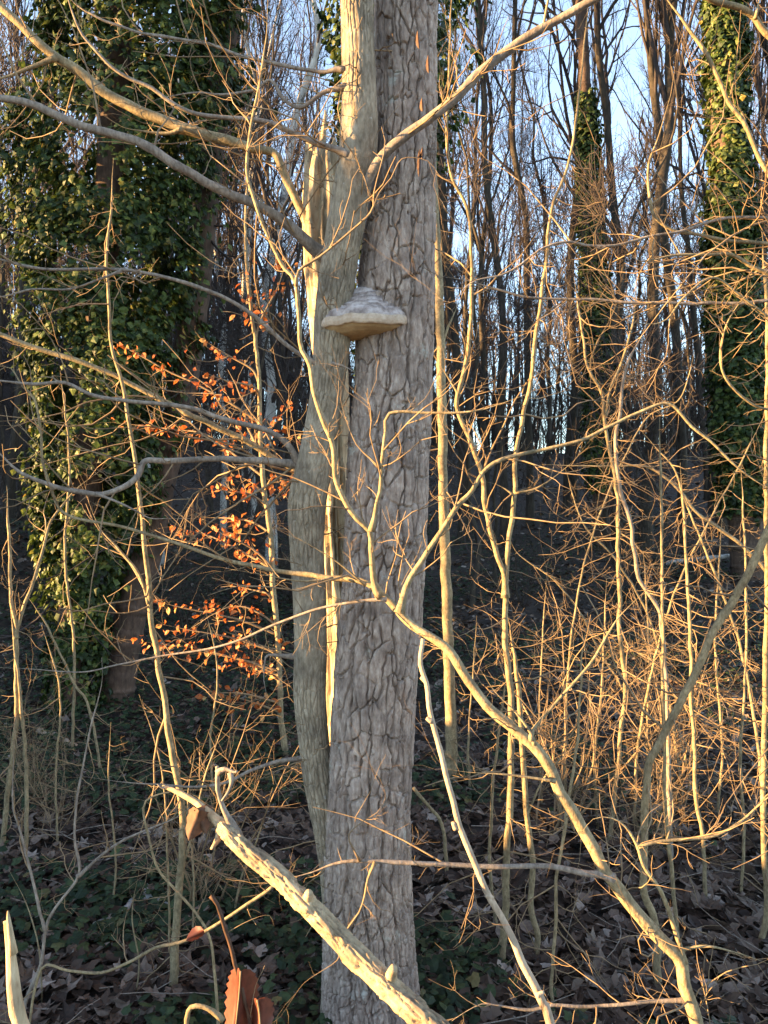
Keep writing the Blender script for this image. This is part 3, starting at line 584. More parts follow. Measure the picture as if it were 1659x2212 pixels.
# heavy dead branch lying across in front of the trunk
lp = [(352, 1698), (390, 1714), (430, 1738), (470, 1775), (495, 1800), (540, 1843), (600, 1893), (665, 1958), (750, 2047), (825, 2122), (900, 2190), (985, 2265), (1100, 2380)]
lp = to_ground(lp, 2.15)
log = Plant('fallen_bough', 'thick sunlit dead bough with peeling bark slanting across the trunk foot', 'branch', base_of(lp, 2.15))
ln = crom(np.array([[*Wp(x, y, q), a_ / 2 / F * q] for (x, y), q, a_ in zip(lp, np.interp(np.arange(len(lp)), [0, 8, 12, 13], [2.75, 2.45, 2.2, 2.15]), [7, 12, 15, 20, 30, 33, 36, 40, 44, 47, 50, 53, 56, 56])]), .006)
T_, U_, W_ = frames(ln[:, :3]); a = np.linspace(0, 2 * np.pi, 64, endpoint=False); A, Lz = np.meshgrid(a, np.arange(len(ln)) * .006)
rr = ln[:, 3][:, None] * (1 + .16 * (fbm(np.cos(A) * 1.3 + 3, Lz * 7 + np.sin(A) * 1.3, 81., 3) - .45)); pl = fbm(A * 1.6 * 1.0 + 2, Lz * 14, 82., 3)
pl2 = sm(.44, .50, pl) * np.clip(np.minimum(A, 2 * np.pi - A) * 3, 0, 1)
cr_, _, _ = cracks(A * .06, Lz, 2 * np.pi * .06, .03, .07, .004, 1.0, 85., 1.6); rr = rr + .006 * cr_ * sm(.012, .02, ln[:, 3])[:, None] + (.007 * pl2 + .004 * (fbm(np.cos(A) * 6, Lz * 60 + np.sin(A) * 6, 83., 3) - .45)) * sm(.008, .02, ln[:, 3])[:, None]
V = ln[:, None, :3] + rr[..., None] * (np.cos(A)[..., None] * U_[:, None] + np.sin(A)[..., None] * W_[:, None])
q0 = np.arange(len(ln) - 1)[:, None] * 64; kk = np.arange(64)[None]; kz = (kk + 1) % 64
link('limb', mk_mesh('limb', V.reshape(-1, 3) - log.b, np.stack([q0 + kk, q0 + kz, q0 + 64 + kz, q0 + 64 + kk], -1).reshape(-1, 4)), M_LOG, log.e)
log.branch('side_branch', [(508, 1806), (499, 1783), (481, 1746), (469, 1704), (470, 1664), (468, 1655)], [17, 14, 12, 11, 9], [2.62, 2.6], M_LIMB, 10, .25, False)
log.branch('side_branch', [(470, 1668), (488, 1661), (506, 1668), (512, 1666)], [9, 8, 8, 5], [2.6, 2.58], M_LIMB, 8, .25, False)
log.branch('side_branch', [(498, 1668), (500, 1690), (492, 1712), (478, 1730)], [8, 8, 6, 4], [2.59, 2.57], M_LIMB, 8, .25, False)
log.branch('side_branch', [(372, 1706), (362, 1700), (350, 1702), (340, 1694)], [9, 6, 4, 2], [2.74, 2.73], M_LIMB, 7, .25, False)
log.branch('side_branch', [(480, 1790), (470, 1815), (455, 1835)], [16, 10, 5], [2.64, 2.6], M_LOG, 8, .2, False)
log.branch('branch_stub', [(838, 2135), (846, 2110), (850, 2096), (851, 2090)], [40, 31, 26, 18], [2.40, 2.35], M_LOG, 10, .15, False)
log.branch('branch_stub', [(664, 1952), (668, 1936), (668, 1930)], [34, 25, 14], [2.5, 2.45], M_LOG, 9, .15, False)

# ------------------------------------------------------------------ upright saplings (distance from where the foot meets the soil)
def sapling(label, stems, tw=(7, .15, .5, .003, 2.0), mat=None, group=None, d=None, name='sapling', sides=9):
    pts, ww = stems[0]; pts = pts[::-1] if pts[0][1] > pts[-1][1] else pts
    d_ = d if d is not None else ground_hit(*pts[-1])
    pts = to_ground(pts, d_); s = Plant(name, label, 'sapling', base_of(pts, d_), group)
    s.branch('stem', pts, ww, d_, mat or M_SAP, sides); s.d = d_
    for q in stems[1:]:
        dd = q[2] if len(q) > 2 else d_
        s.branch('branch', q[0], q[1], dd, mat or M_SAP, 8)
    if tw: s.twigs(*tw)
    return s
sapling('smooth straight sapling close behind the furrowed trunk, lit along one side', [([(925, -60), (930, 100), (935, 300), (942, 500), (948, 620), (951, 720), (955, 900), (958, 1100), (965, 1300), (972, 1500), (976, 1660), (976, 1700)], [10, 14, 20, 24, 26, 28, 30]),
        ([(950, 760), (970, 700), (1000, 640)], [8, 6, 3]), ([(957, 1010), (930, 985)], [6, 4])], (5, .2, .8, .0045, 2))
sapling('forked pale sapling whose two stems part above a shared foot', [([(1275, -40), (1262, 100), (1245, 250), (1230, 350), (1200, 425), (1185, 500), (1175, 600), (1157, 737), (1150, 802), (1130, 897), (1115, 977), (1112, 1062), (1102, 1152), (1095, 1237), (1092, 1312), (1090, 1387), (1102, 1475), (1105, 1575), (1102, 1700), (1095, 1850), (1090, 1975), (1082, 2100)], [3, 5, 8, 10, 11, 13, 15, 17, 19, 21]),
        ([(1093, 1290), (1090, 1237), (1070, 1187), (1050, 1097), (1040, 1022), (1015, 952), (990, 887), (990, 852), (1005, 787), (1015, 737), (1020, 575), (1010, 450), (975, 380), (965, 300), (970, 150), (975, 0), (978, -60)], [15, 13, 12, 10, 8, 6, 4]),
        ([(990, 855), (965, 810), (940, 775)], [8, 6, 4]), ([(1112, 1070), (1080, 1050), (1035, 1037)], [7, 5, 3]), ([(1112, 1065), (1160, 1055), (1210, 1020), (1250, 985)], [7, 5, 3])], (13, .15, .55, .0026, 2.6))
sapling('wavy sapling stem twinned with the forked pale sapling', [([(1095, 1320), (1110, 1400), (1118, 1475), (1125, 1575), (1135, 1745), (1147, 1825), (1150, 1890), (1145, 1955), (1160, 2015), (1155, 2080)], [7, 12, 14, 15, 15, 16]),
        ([(1140, 1760), (1165, 1700), (1200, 1650), (1260, 1600)], [6, 5, 3])], (7, .1, .4, .0026, 2))
sapling('slender bare sapling with a high fork standing in the sunlit thicket', [([(1240, 600), (1260, 737), (1270, 797), (1300, 852), (1307, 922), (1320, 987), (1335, 1082), (1335, 1137), (1335, 1212), (1340, 1287), (1337, 1362), (1350, 1475), (1340, 1600), (1330, 1700), (1315, 1830)], [5, 7, 9, 11, 11, 11, 12]),
        ([(1305, 900), (1320, 840), (1350, 760), (1370, 680), (1375, 600)], [7, 6, 4])], (18, .15, .6, .0027, 2.8))
sapling('dark curving bare sapling crossing the bright stems of the thicket', [([(1400, 690), (1380, 737), (1350, 802), (1340, 887), (1330, 957), (1340, 1057), (1360, 1117), (1370, 1187), (1380, 1247), (1420, 1312), (1430, 1362), (1440, 1500), (1445, 1700), (1450, 1900)], [6, 9, 10, 10, 11, 11])], (14, .15, .5, .0026, 2.4), M_LIMB)
sapling('stout sapling bending sharply sideways above its upright foot', [([(1800, 840), (1720, 1010), (1655, 1157), (1625, 1222), (1590, 1287), (1535, 1377), (1495, 1467), (1460, 1535), (1430, 1600), (1402, 1645), (1395, 1715), (1392, 1825), (1390, 1925), (1412, 1985), (1420, 2075), (1420, 2150)], [18, 20, 21, 21, 20, 19, 19])], (7, .15, .5, .003, 2))
GS = 'slim upright stems of the sunlit thicket'
LS = 'slim upright bare stem of the sunlit thicket beside the arching sapling'
for pts, ww in (([(1425, 900), (1430, 1200), (1432, 1475), (1435, 1600), (1437, 1750), (1450, 1875), (1460, 1990), (1468, 2060)], [5, 8, 10, 11]),
                ([(1470, 1000), (1490, 1350), (1495, 1525), (1500, 1625), (1505, 1725), (1520, 1825), (1525, 1960)], [5, 9, 10, 11]),
                ([(1600, 1000), (1612, 1250), (1608, 1475), (1600, 1640), (1606, 1790), (1600, 1950)], [4, 7, 8, 8]),
                ([(1645, 500), (1657, 700), (1656, 1000), (1655, 1400), (1650, 1675), (1650, 1825), (1655, 1975), (1635, 2060)], [8, 11, 13, 14, 15]),
                ([(1275, 1330), (1258, 1400), (1255, 1475), (1247, 1600), (1230, 1710), (1217, 1800), (1200, 1925), (1200, 2000), (1192, 2125), (1197, 2225)], [5, 7, 8, 9, 9]),
                ([(1100, 1400), (1085, 1525), (1070, 1650), (1060, 1775), (1060, 1900), (1075, 2025)], [5, 7, 8, 9]),
                ([(1310, 1250), (1300, 1480), (1285, 1640), (1290, 1790)], [4, 6, 7]),
                ([(1560, 1120), (1545, 1400), (1560, 1600), (1548, 1780)], [4, 6, 7]),
                ([(1390, 1190), (1402, 1420), (1398, 1600), (1405, 1720)], [4, 5, 6]),
                ([(1180, 1250), (1170, 1420), (1165, 1600), (1172, 1750)], [3, 5, 6]),
                ([(1030, 1330), (1020, 1480), (1012, 1600), (1015, 1720)], [3, 5, 6])):
    sapling(LS, [(pts, ww)], (14, .12, .5, .0025, 2.6), group=GS)
sapling('short crooked stem with a broken top beside the furrowed trunk', [([(892, 1700), (910, 1720), (930, 1745), (955, 1780), (962, 1850), (965, 1905)], [9, 9, 10, 10])], (6, .1, .25, .002, 1))
# diagonal wands of the thicket
LW = 'bare wand leaning through the sunlit thicket beside the arching sapling'
for pts, ww in (([(1100, 1160), (1120, 1197), (1200, 1257), (1255, 1327), (1290, 1397), (1340, 1480), (1400, 1600), (1430, 1740)], [3, 5, 6, 7]),
                ([(1170, 1003), (1255, 1007), (1330, 1007), (1400, 1010), (1470, 1062), (1510, 1112), (1595, 1172), (1655, 1237), (1740, 1380), (1760, 1700)], [3, 6, 8, 10, 11, 12]),
                ([(1385, 930), (1420, 970), (1455, 1010), (1480, 1080), (1540, 1230), (1600, 1400), (1640, 1640), (1650, 1850)], [4, 6, 8, 9]),
                ([(1650, 900), (1600, 1000), (1530, 1130), (1470, 1250), (1420, 1400), (1380, 1600), (1370, 1800)], [4, 5, 7, 8]),
                ([(1220, 1010), (1260, 1130), (1330, 1210), (1400, 1330), (1440, 1480), (1470, 1700)], [3, 5, 6, 7]),
                ([(1500, 760), (1470, 860), (1400, 900), (1355, 977), (1300, 1100), (1250, 1270), (1225, 1500), (1220, 1760)], [3, 4, 5, 7, 8])):
    sapling(LW, [(pts, ww)], (15, .12, .55, .0025, 2.6), group='leaning wands of the thicket')

# tree whose stem stands just past the edge of the picture and whose limbs reach in
rt = Plant('bare_tree', 'young bare tree reaching long sunlit limbs over the thicket toward the furrowed trunk', 'tree', base_of([(1800, 2000)], 3.3))
st = to_ground([(1750, -500), (1760, -100), (1775, 300), (1780, 700), (1790, 1200), (1800, 1700)], 3.3)
rt.branch('stem', st, [30, 40, 46, 50, 54], 3.3, M_SAP, 12)
rt.branch('bough', [(1770, 180), (1700, 110), (1655, 70), (1630, 35), (1605, 18), (1545, 0), (1480, -30)], [22, 19, 17, 14], [3.3, 3.1], M_SAP, 10)
rt.branch('branch', [(1632, 38), (1640, 5), (1650, -40)], [12, 9], 3.15, M_SAP, 8)
rt.branch('bough', [(1780, 560), (1700, 440), (1650, 360), (1605, 265), (1570, 215), (1545, 155), (1520, 105), (1480, 50), (1445, 0), (1420, -50)], [14, 12, 11, 10, 8], [3.3, 3.1], M_SAP, 9)
rt.branch('branch', [(1780, 480), (1700, 470), (1655, 470), (1580, 470), (1530, 480), (1470, 500), (1405, 510), (1330, 530), (1265, 530), (1230, 522), (1175, 535), (1120, 575), (1080, 595), (1030, 605), (1000, 625), (980, 655), (945, 642)], [10, 8, 7, 7, 5, 4], [3.3, 3.15, 3.0], M_LIMB, 7)
rt.branch('branch', [(1780, 560), (1700, 535), (1655, 527), (1580, 520), (1505, 505), (1460, 500), (1425, 480), (1405, 440), (1400, 360), (1425, 290), (1450, 200)], [11, 9, 8, 6, 4], [3.3, 3.1], M_SAP, 8)
rt.branch('branch', [(1780, 660), (1700, 612), (1655, 590), (1625, 575), (1580, 550), (1530, 550), (1455, 552), (1395, 565), (1375, 560), (1355, 540)], [12, 10, 8, 5], [3.3, 3.1], M_SAP, 8)
rt.branch('branch', [(1780, 690), (1700, 650), (1655, 650), (1580, 655), (1430, 655), (1355, 655), (1280, 647), (1180, 645), (1130, 640), (1055, 620), (1005, 605), (940, 595)], [11, 9, 8, 6, 4], [3.3, 3.2], M_LIMB, 8)
rt.branch('branch', [(1785, 820), (1700, 720), (1600, 640), (1540, 600), (1480, 640), (1440, 690), (1400, 700), (1340, 690)], [9, 7, 6, 4], [3.3, 3.0], M_SAP, 7)
rt.branch('branch', [(1790, 980), (1700, 900), (1620, 870), (1560, 800), (1570, 700), (1640, 600)], [9, 7, 6, 4], [3.3, 3.0], M_SAP, 7)
rt.twigs(13, .15, .65, .0025, 2.6, up=.1)

# saplings on the other side
sapling('slim bright sapling in front of the two ivy-covered trunks', [([(245, 340), (240, 450), (230, 550), (235, 650), (240, 740), (260, 812), (275, 897), (290, 987), (305, 1102), (320, 1237), (325, 1312), (335, 1387), (350, 1475), (360, 1550), (375, 1640), (390, 1710), (395, 1800), (390, 1900), (380, 2000), (375, 2100), (372, 2165)], [4, 7, 9, 11, 13, 15, 17, 20, 24]),
        ([(322, 1305), (300, 1240), (250, 1180), (215, 1140), (190, 1080)], [7, 6, 4]), ([(392, 1880), (420, 1780), (440, 1690), (470, 1600), (500, 1520)], [6, 5, 3]), ([(326, 1330), (345, 1310), (350, 1285)], [7, 5, 3])], (8, .12, .5, .0028, 2))
beech = sapling('young beech still holding its russet leaves beside the S-curved trunk', [([(535, 380), (530, 475), (535, 600), (545, 690), (552, 737), (560, 837), (562, 937), (570, 1047), (585, 1162), (590, 1262), (600, 1387), (605, 1475), (607, 1550), (620, 1645)], [5, 8, 10, 12, 13, 14, 15, 17])], None)
sapling('stem with a wide fork at the edge of the ivy patch', [([(15, 1050), (20, 1162), (22, 1277), (35, 1362), (35, 1475), (37, 1550), (25, 1650), (10, 1775), (4, 1850)], [6, 9, 12, 13, 14]),
        ([(36, 1380), (37, 1357), (65, 1277), (90, 1202), (110, 1127), (160, 1062), (215, 1017)], [10, 8, 6, 3])], (9, .12, .45, .0028, 2))
sapling('thin straight stem rising out of the ivy patch', [([(20, 1300), (38, 1450), (45, 1525), (55, 1625), (57, 1725), (55, 1850)], [6, 8, 10, 11])], (7, .1, .4, .0025, 2))
sapling('thin curved stem ending in front of the ivy-covered trunks', [([(60, 1290), (100, 1350), (160, 1475), (185, 1510), (205, 1585), (220, 1690)], [4, 6, 7, 7])], (7, .1, .4, .0028, 2))
sapling('low grey sapling forking wide over the leaf litter', [([(220, 1420), (220, 1475), (195, 1575), (175, 1675), (160, 1800), (170, 1890), (105, 1985), (90, 2075), (55, 2170), (48, 2230)], [4, 5, 6, 8, 11, 13]),
        ([(168, 1893), (250, 1825), (310, 1795), (380, 1765), (440, 1720)], [8, 6, 4]), ([(98, 2010), (80, 1940), (45, 1800), (28, 1730), (30, 1600)], [8, 6, 4])], (8, .1, .35, .0024, 2), M_LIMB, d=3.05)
sapling('thin hooked stem bent over in a loop beside the dead bough', [([(465, 1706), (390, 1707), (330, 1720), (310, 1745), (320, 1805), (340, 1875), (380, 1925), (425, 1975), (450, 2015), (462, 2080), (470, 2190)], [4, 6, 7, 8, 8])], (7, .1, .3, .0024, 2), d=3.0)
sapling('thin pale branch rising from the litter toward the dead bough', [([(592, 1912), (525, 1960), (450, 2010), (390, 2035), (340, 2045), (275, 2080), (220, 2100), (150, 2097), (90, 2093), (60, 2230)], [9, 8, 7, 6, 5])], (6, .1, .3, .0022, 2), M_SAP, d=2.9)
for pts, ww in (([(130, 800), (150, 1000), (140, 1200), (160, 1400), (155, 1640)], [4, 6, 7, 8]), ([(440, 1300), (470, 1450), (455, 1600), (462, 1750)], [3, 5, 6]), ([(240, 1560), (235, 1700), (250, 1850), (240, 1990)], [3, 5, 6]),
                ([(420, 1620), (405, 1750), (420, 1900), (412, 2060)], [3, 5, 6]), ([(90, 1350), (130, 1500), (120, 1680), (125, 1830)], [4, 5, 6]), ([(300, 1500), (345, 1640), (360, 1800), (368, 2100)], [3, 5, 6]),
                ([(590, 1700), (560, 1800), (520, 1900), (500, 2010)], [3, 5, 6]), ([(20, 1880), (60, 1960), (85, 2060), (90, 2170)], [3, 4, 5]), ([(300, 1880), (285, 1980), (300, 2080), (290, 2170)], [3, 4, 5])):
    sapling('thin bare stem growing out of ivy and leaf litter before the ivy-covered trunks', [(pts, ww)], (7, .12, .4, .0024, 1.8), group='thin stems before the ivy-covered trunks')

# russet beech sprays with single leaves
spr = [[(237, 733), (310, 772), (367, 804), (419, 827), (466, 853), (518, 884), (562, 915)], [(440, 735), (497, 770), (545, 798), (560, 830)], [(430, 800), (487, 822), (550, 837), (562, 870)], [(640, 957), (590, 935), (530, 905), (566, 985)],
       [(248, 913), (377, 928), (445, 939), (510, 985), (568, 1030)], [(640, 1040), (610, 1035), (590, 1030), (572, 1060)], [(445, 1056), (500, 1062), (540, 1068), (575, 1090)], [(617, 1061), (600, 1070), (578, 1100)], [(500, 1025), (540, 1040), (573, 1070)],
       [(440, 1118), (500, 1120), (545, 1128), (582, 1150)], [(372, 1138), (415, 1148), (458, 1160), (520, 1190), (588, 1230)], [(455, 1140), (500, 1162), (544, 1185), (575, 1214), (590, 1250)], [(505, 1265), (540, 1273), (575, 1282), (592, 1300)],
       [(331, 1297), (390, 1312), (453, 1325), (520, 1340), (596, 1370)], [(466, 1318), (520, 1310), (560, 1325), (596, 1350)], [(352, 1349), (414, 1362), (500, 1378), (600, 1410)], [(287, 1383), (357, 1393), (420, 1400), (500, 1420), (603, 1450)],
       [(430, 1408), (482, 1417), (540, 1430), (603, 1460)], [(440, 1492), (480, 1496), (534, 1500), (606, 1520)], [(520, 1440), (555, 1442), (603, 1470)], [(640, 1400), (620, 1385), (600, 1400)], [(480, 1500), (540, 1515), (608, 1540)], [(640, 870), (620, 885), (566, 950)], [(620, 560), (600, 620), (560, 700), (550, 760)], [(530, 560), (540, 640), (548, 720)]]
lp_, ln_, lt_ = [], [], []; own = []
bd = beech.d
for q in spr:
    off = rng.uniform(-.5, .35); q2 = q[::-1]
    so_ = beech.branch('spray', q2, [6, 4, 2.2], [bd, bd + off * .6, bd + off], M_TWIG, 5, 0)
    C = beech.sp[-1][0]; L = np.linalg.norm(np.diff(C, axis=0), axis=1).sum(); n = max(7, int(L * 36))
    t_ = rng.uniform(.22, 1, n) * (len(C) - 1.01); k = t_.astype(int); p = C[k] + (C[k + 1] - C[k]) * (t_ - k)[:, None]
    own += [so_] * n
    lp_.append(p + rng.normal(0, 1, (n, 3)) * [.05, .07, .035]); ln_.append(unit(rng.normal(0, .55, (n, 3)) + [-.45, -.5, .3])); lt_.append(unit(rng.normal(0, .7, (n, 3)) + [-.3, -.1, -.55]))
lp_, ln_, lt_ = map(np.concatenate, (lp_, ln_, lt_)); n = len(lp_)
pick = rng.permutation(n); lp_, ln_, lt_ = lp_[pick], ln_[pick], lt_[pick]; own = [own[i] for i in pick]
bm = []
for q in range(4):
    v, t_ = leaf_shape('beech'); v = v + rng.normal(0, .03, v.shape); v[:, 2] += rng.uniform(-.3, .3) * (v[:, 1] - .4) ** 2
    me = mk_mesh('leaf', v, None, t_, False, np.zeros(len(v))); me.materials.append(M_RUST); bm.append(me)
leaf_objs('leaf', bm, M_RUST, lp_[:300], ln_[:300], lt_[:300], rng.uniform(.042, .078, n), own, beech.b)
if n > 300:
    V, T, tt = bulk('beech', lp_[300:], ln_[300:], lt_[300:], rng.uniform(.042, .078, n - 300), rng.uniform(0, .999, n - 300))
    tag(link('foliage', mk_mesh('foliage', V - beech.b, None, T, False, tt), M_RUST, beech.e), kind='stuff')
beech.twigs(5, .1, .35, .0035, 2)

# ------------------------------------------------------------------ near foreground bits
bs = to_ground([(18, 1990), (25, 2050), (32, 2125), (42, 2212), (55, 2300)], 1.75)
stub = Plant('broken_stick', 'short upright broken stick with a splintered golden top', 'stick', base_of(bs, 1.75))
stub.branch('stick', bs, [22, 27, 31, 34, 37, 40], 1.75, M_SNAG, 16, .28, False)
stub.branch('splinter', [(30, 2060), (20, 2000), (17, 1968)], [18, 13, 3], 1.74, M_SNAG, 6, .2, False)
hk = to_ground([(482, 2203), (462, 2183), (438, 2174), (412, 2176), (402, 2200), (400, 2260)], 2.3)
hook = Plant('hooked_stick', 'pale hooked dead stick standing by the red leaves', 'stick', base_of(hk, 2.3)); hook.branch('stick', hk, [10, 9, 10, 8], 2.3, M_SAP, 10, .3, False)
rs = to_ground([(455, 1935), (470, 1955), (487, 2010), (500, 2050), (507, 2080), (515, 2110), (545, 2230), (560, 2330)], 1.9)
red = Plant('weed_stalk', 'dark withered stalk carrying two broad dark red leaves', 'plant', base_of(rs, 1.9))
red.branch('stalk', rs, [9, 8, 8, 7, 6], [1.9, 1.9, 1.9, 1.94, 1.97], M_CURL, 7, .3)
red.branch('stalk', [(490, 2015), (525, 1995), (560, 1980), (583, 1978), (592, 2000)], [5, 4, 3], 1.9, M_TWIG, 5, .1)
red.branch('stalk', [(540, 2200), (552, 2130), (566, 2100), (572, 2085)], [6, 5, 4], 1.9, M_TWIG, 5, .1)
def big_leaf(parent, base, tip, width, d, mat, off, bend=.25, name='leaf', n=9, ser=.06):
    a_ = Wp(*base, d); b_ = Wp(*tip, d); ax = b_ - a_; L = np.linalg.norm(ax); ax /= L; sd_ = unit(np.cross(ax, [0, 1.0, 0])); nn = np.cross(sd_, ax); V = []
    for i in range(n + 1):
        t_ = i / n; hw = width / 2 / F * d * (math.sin(math.pi * min(1, t_ ** .8 * .97 + .03))) ** .7
        for j in range(7):
            s_ = (j - 3) / 3; e = 1 + (ser * (1 if (i % 2) else -1) if abs(s_) == 1 else 0)
            V.append(a_ + ax * L * t_ + sd_ * hw * s_ * e + nn * (bend * hw * abs(s_) ** 1.2 * (1.2 + .7 * math.sin(3 * t_ + 1)) + .05 * L * math.sin(4 * t_) + .1 * hw * math.sin(9 * t_ + 4 * s_)))
    q0 = np.arange(n)[:, None] * 7 + np.arange(6)[None]
    me = mk_mesh(name, np.array(V) - off, np.stack([q0, q0 + 1, q0 + 8, q0 + 7], -1).reshape(-1, 4), None, True, np.full(len(V), rng.uniform(0, 1)))
    o = link(name, me, mat, parent)
    if n > 12:
        C = np.array([V[i * 7 + 3] for i in range(n + 1)]) - nn * .0015; Vr, Qr, Tr = tube(C, np.linspace(.0022, .0008, n + 1), 5)
        link('midrib', mk_mesh('midrib', Vr - off, Qr, Tr), M_TWIG, o)
    return o
big_leaf(red.e, (520, 2098), (500, 2310), 70, 1.88, M_RED, red.b, .9, n=22, ser=.09)
big_leaf(red.e, (556, 2160), (568, 2270), 50, 1.88, M_RED, red.b, .8, n=16, ser=.09)
big_leaf(red.e, (440, 2010), (402, 2032), 26, 1.95, M_RED, red.b, .4)
cl = thing('curled_leaf', 'curled brown dead leaf caught on the dead bough', 'leaf', Wp(415, 1775, 2.6))
big_leaf(cl, (430, 1752), (408, 1815), 50, 2.6, M_CURL, np.array(cl.location), .9, 'blade'); big_leaf(cl, (420, 1750), (446, 1800), 46, 2.62, M_CURL, np.array(cl.location), .9, 'blade')
for i, (x0, y0, x1, y1, d_) in enumerate(((1137, 100, 1152, 150, 3.0), (1245, 180, 1251, 230, 3.0), (1180, 320, 1187, 355, 3.0), (1158, 488, 1150, 570, 3.0), (1190, 480, 1182, 510, 3.0))):
    x0, x1 = x0 * .316 / 1.506 + 1000 * .6636 - 0, x1 * .316 / 1.506 + 1000 * .6636
    o = thing('withered_leaf', 'withered curled brown leaf hanging from a twig before the two trunks', 'leaf', Wp(x0, y0, 3.0), 'withered leaves hanging before the trunks')
    big_leaf(o, (x0, y0 * .66), (x1, y1 * .66 + 8), 9, 3.0, M_CURL, np.array(o.location), 2.0, 'blade')

# fallen wood on the ground
def lying(label, a_, b_, w_, mat, name='fallen_branch', group=None):
    da, db = ground_hit(*a_), ground_hit(*b_); A = Wp(*a_, da); Bq = Wp(*b_, db)
    s = Plant(name, label, 'branch', ((A + Bq) / 2) * [1, 1, 0] + [0, 0, float(ground(*((A + Bq) / 2)[:2]))], group)
    n = 7; P = []
    for i in range(n):
        t_ = i / (n - 1); p = A + (Bq - A) * t_; r_ = w_ / 2 / F * (da + (db - da) * t_); p[2] = float(ground(p[0], p[1])) + r_ * 1.1 + .045
        p[:2] += rng.normal(0, .012, 2); P.append([*p, r_ * (1 - .25 * t_)])
    s.world('limb', np.array(P), mat, 9, .12, True); return s
lying('short pale fallen branch lying on the ivy patch', (90, 1596), (162, 1630), 13, M_PALE)
lying('mottled pale fallen branch sunk in leaf litter before the bright sapling', (215, 2030), (318, 1945), 16, M_BIRCH)
lying('broken mottled fallen branch end half under leaf litter', (310, 1962), (400, 1995), 15, M_BIRCH)
lying('long thin fallen branch across the leaf litter at the sapling foot', (0, 1962), (372, 2105), 7, M_PALE).twigs(6, .1, .3, .002, 1)
lying('white fallen birch branch on the dark slope', (1440, 1229), (1575, 1213), 12, M_BIRCH)
lying('grey fallen branch on the leaf litter behind the leaning pole', (1000, 2060), (1170, 2120), 8, M_LIMB)
lying('grey fallen branch beside the foot of the arching sapling', (1240, 2100), (1420, 2140), 7, M_LIMB)

# ------------------------------------------------------------------ ivy-covered trees
def ivy_tree(label, trunks, outline, d, nleaf, nobj, depth=.8, gap=.5, size=(.05, .09), group=None, clump=1.0, mat=None):
    tr = to_ground(trunks[0][0], d); e = Plant('ivy_covered_tree', label, 'tree', base_of(tr, d), group)
    for i, (pts, ww) in enumerate(trunks):
        e.branch('trunk', to_ground(pts, d), ww, d + (.25 * i), mat or M_IVYTR, 12, .1)
    o_ = np.array(outline, float); n = nleaf
    pr = (o_[:, 2] - o_[:, 1]); ys = np.linspace(o_[0, 0], o_[-1, 0], 400); L = np.interp(ys, o_[:, 0], o_[:, 1]); Rr = np.interp(ys, o_[:, 0], o_[:, 2])
    wgt = (Rr - L) + 40; cdf = np.cumsum(wgt) / wgt.sum(); k = np.searchsorted(cdf, rng.uniform(0, 1, n)).clip(0, 399); yy = ys[k] + rng.uniform(-4, 4, n)
    th = rng.uniform(0, 2 * np.pi, n); half = (Rr[k] - L[k]) / 2 / F * d; cx = ((Rr[k] + L[k]) / 2 - 829.5) / F * d; z = CZ - (yy - 1106) / F * d
    nz = fbm(th * 2.2 + 7, z * 1.5, d, 3); nz2 = fbm(th * 6 + 3, z * 4.5, d + 5, 2)
    rad = (.66 + 1.0 * clump * (nz - .2) + .6 * (nz2 - .37)) * rng.uniform(.72, 1.0, n) ** .5
    rad = np.clip(rad, .25, 1.35); keep = (fbm(th * 3 + 1, z * 2.6, d + 9, 3) > gap * .62); th, z, rad, half, cx = (q[keep] for q in (th, z, rad, half, cx)); n = len(z)
    out = np.stack([np.cos(th), np.sin(th), np.zeros(n)], -1)
    nc = max(8, n // 130); ci = rng.integers(0, n, nc); sel = rng.uniform(0, 1, n) < .17; who = rng.integers(0, nc, n)      # loose sprays standing off the mass
    th = np.where(sel, th[ci[who]] + rng.normal(0, .10, n), th); z = np.where(sel, z[ci[who]] + rng.normal(-.05, .13, n), z); half = np.where(sel, half[ci[who]], half); cx = np.where(sel, cx[ci[who]], cx)
    rad = np.where(sel, np.clip(rad[ci[who]], .6, 1.1) + np.abs(rng.normal(.05, .13, n)), rad); out = np.stack([np.cos(th), np.sin(th), np.zeros(n)], -1)
    p = np.stack([cx, np.full(n, d), z], -1) + out * (half * rad)[:, None] * [1, depth, 1] + rng.normal(0, .03, (n, 3))
    p[:, 2] = np.maximum(p[:, 2], ground(p[:, 0], p[:, 1]) + .03)
    nr = unit(out + rng.normal(0, .5, (n, 3)) + [0, 0, .45]); tp = unit(rng.normal(0, .45, (n, 3)) + [0, 0, -.9] + .3 * out); sz = rng.uniform(*size, n)
    fr_ = np.where((out[:, 1] < -.2) & (rad > .8))[0]; fr_ = fr_[np.argsort(-sz[fr_])[:nobj]]; rest = np.setdiff1d(np.arange(n), fr_)
    V, T, tt = bulk('ivy4', p[rest], nr[rest], tp[rest], sz[rest], rng.uniform(0, .999, len(rest)))
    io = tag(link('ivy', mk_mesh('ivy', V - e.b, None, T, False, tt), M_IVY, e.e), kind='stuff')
    if nobj:
        v, t_ = leaf_shape('ivy'); me = mk_mesh('ivy_leaf', v, None, t_, False, np.zeros(len(v))); me.materials.append(M_IVY)
        leaf_objs('ivy_leaf', [me], M_IVY, p[fr_], nr[fr_], tp[fr_], sz[fr_], io, e.b)
    return e
dv = ground_hit(235, 1535)
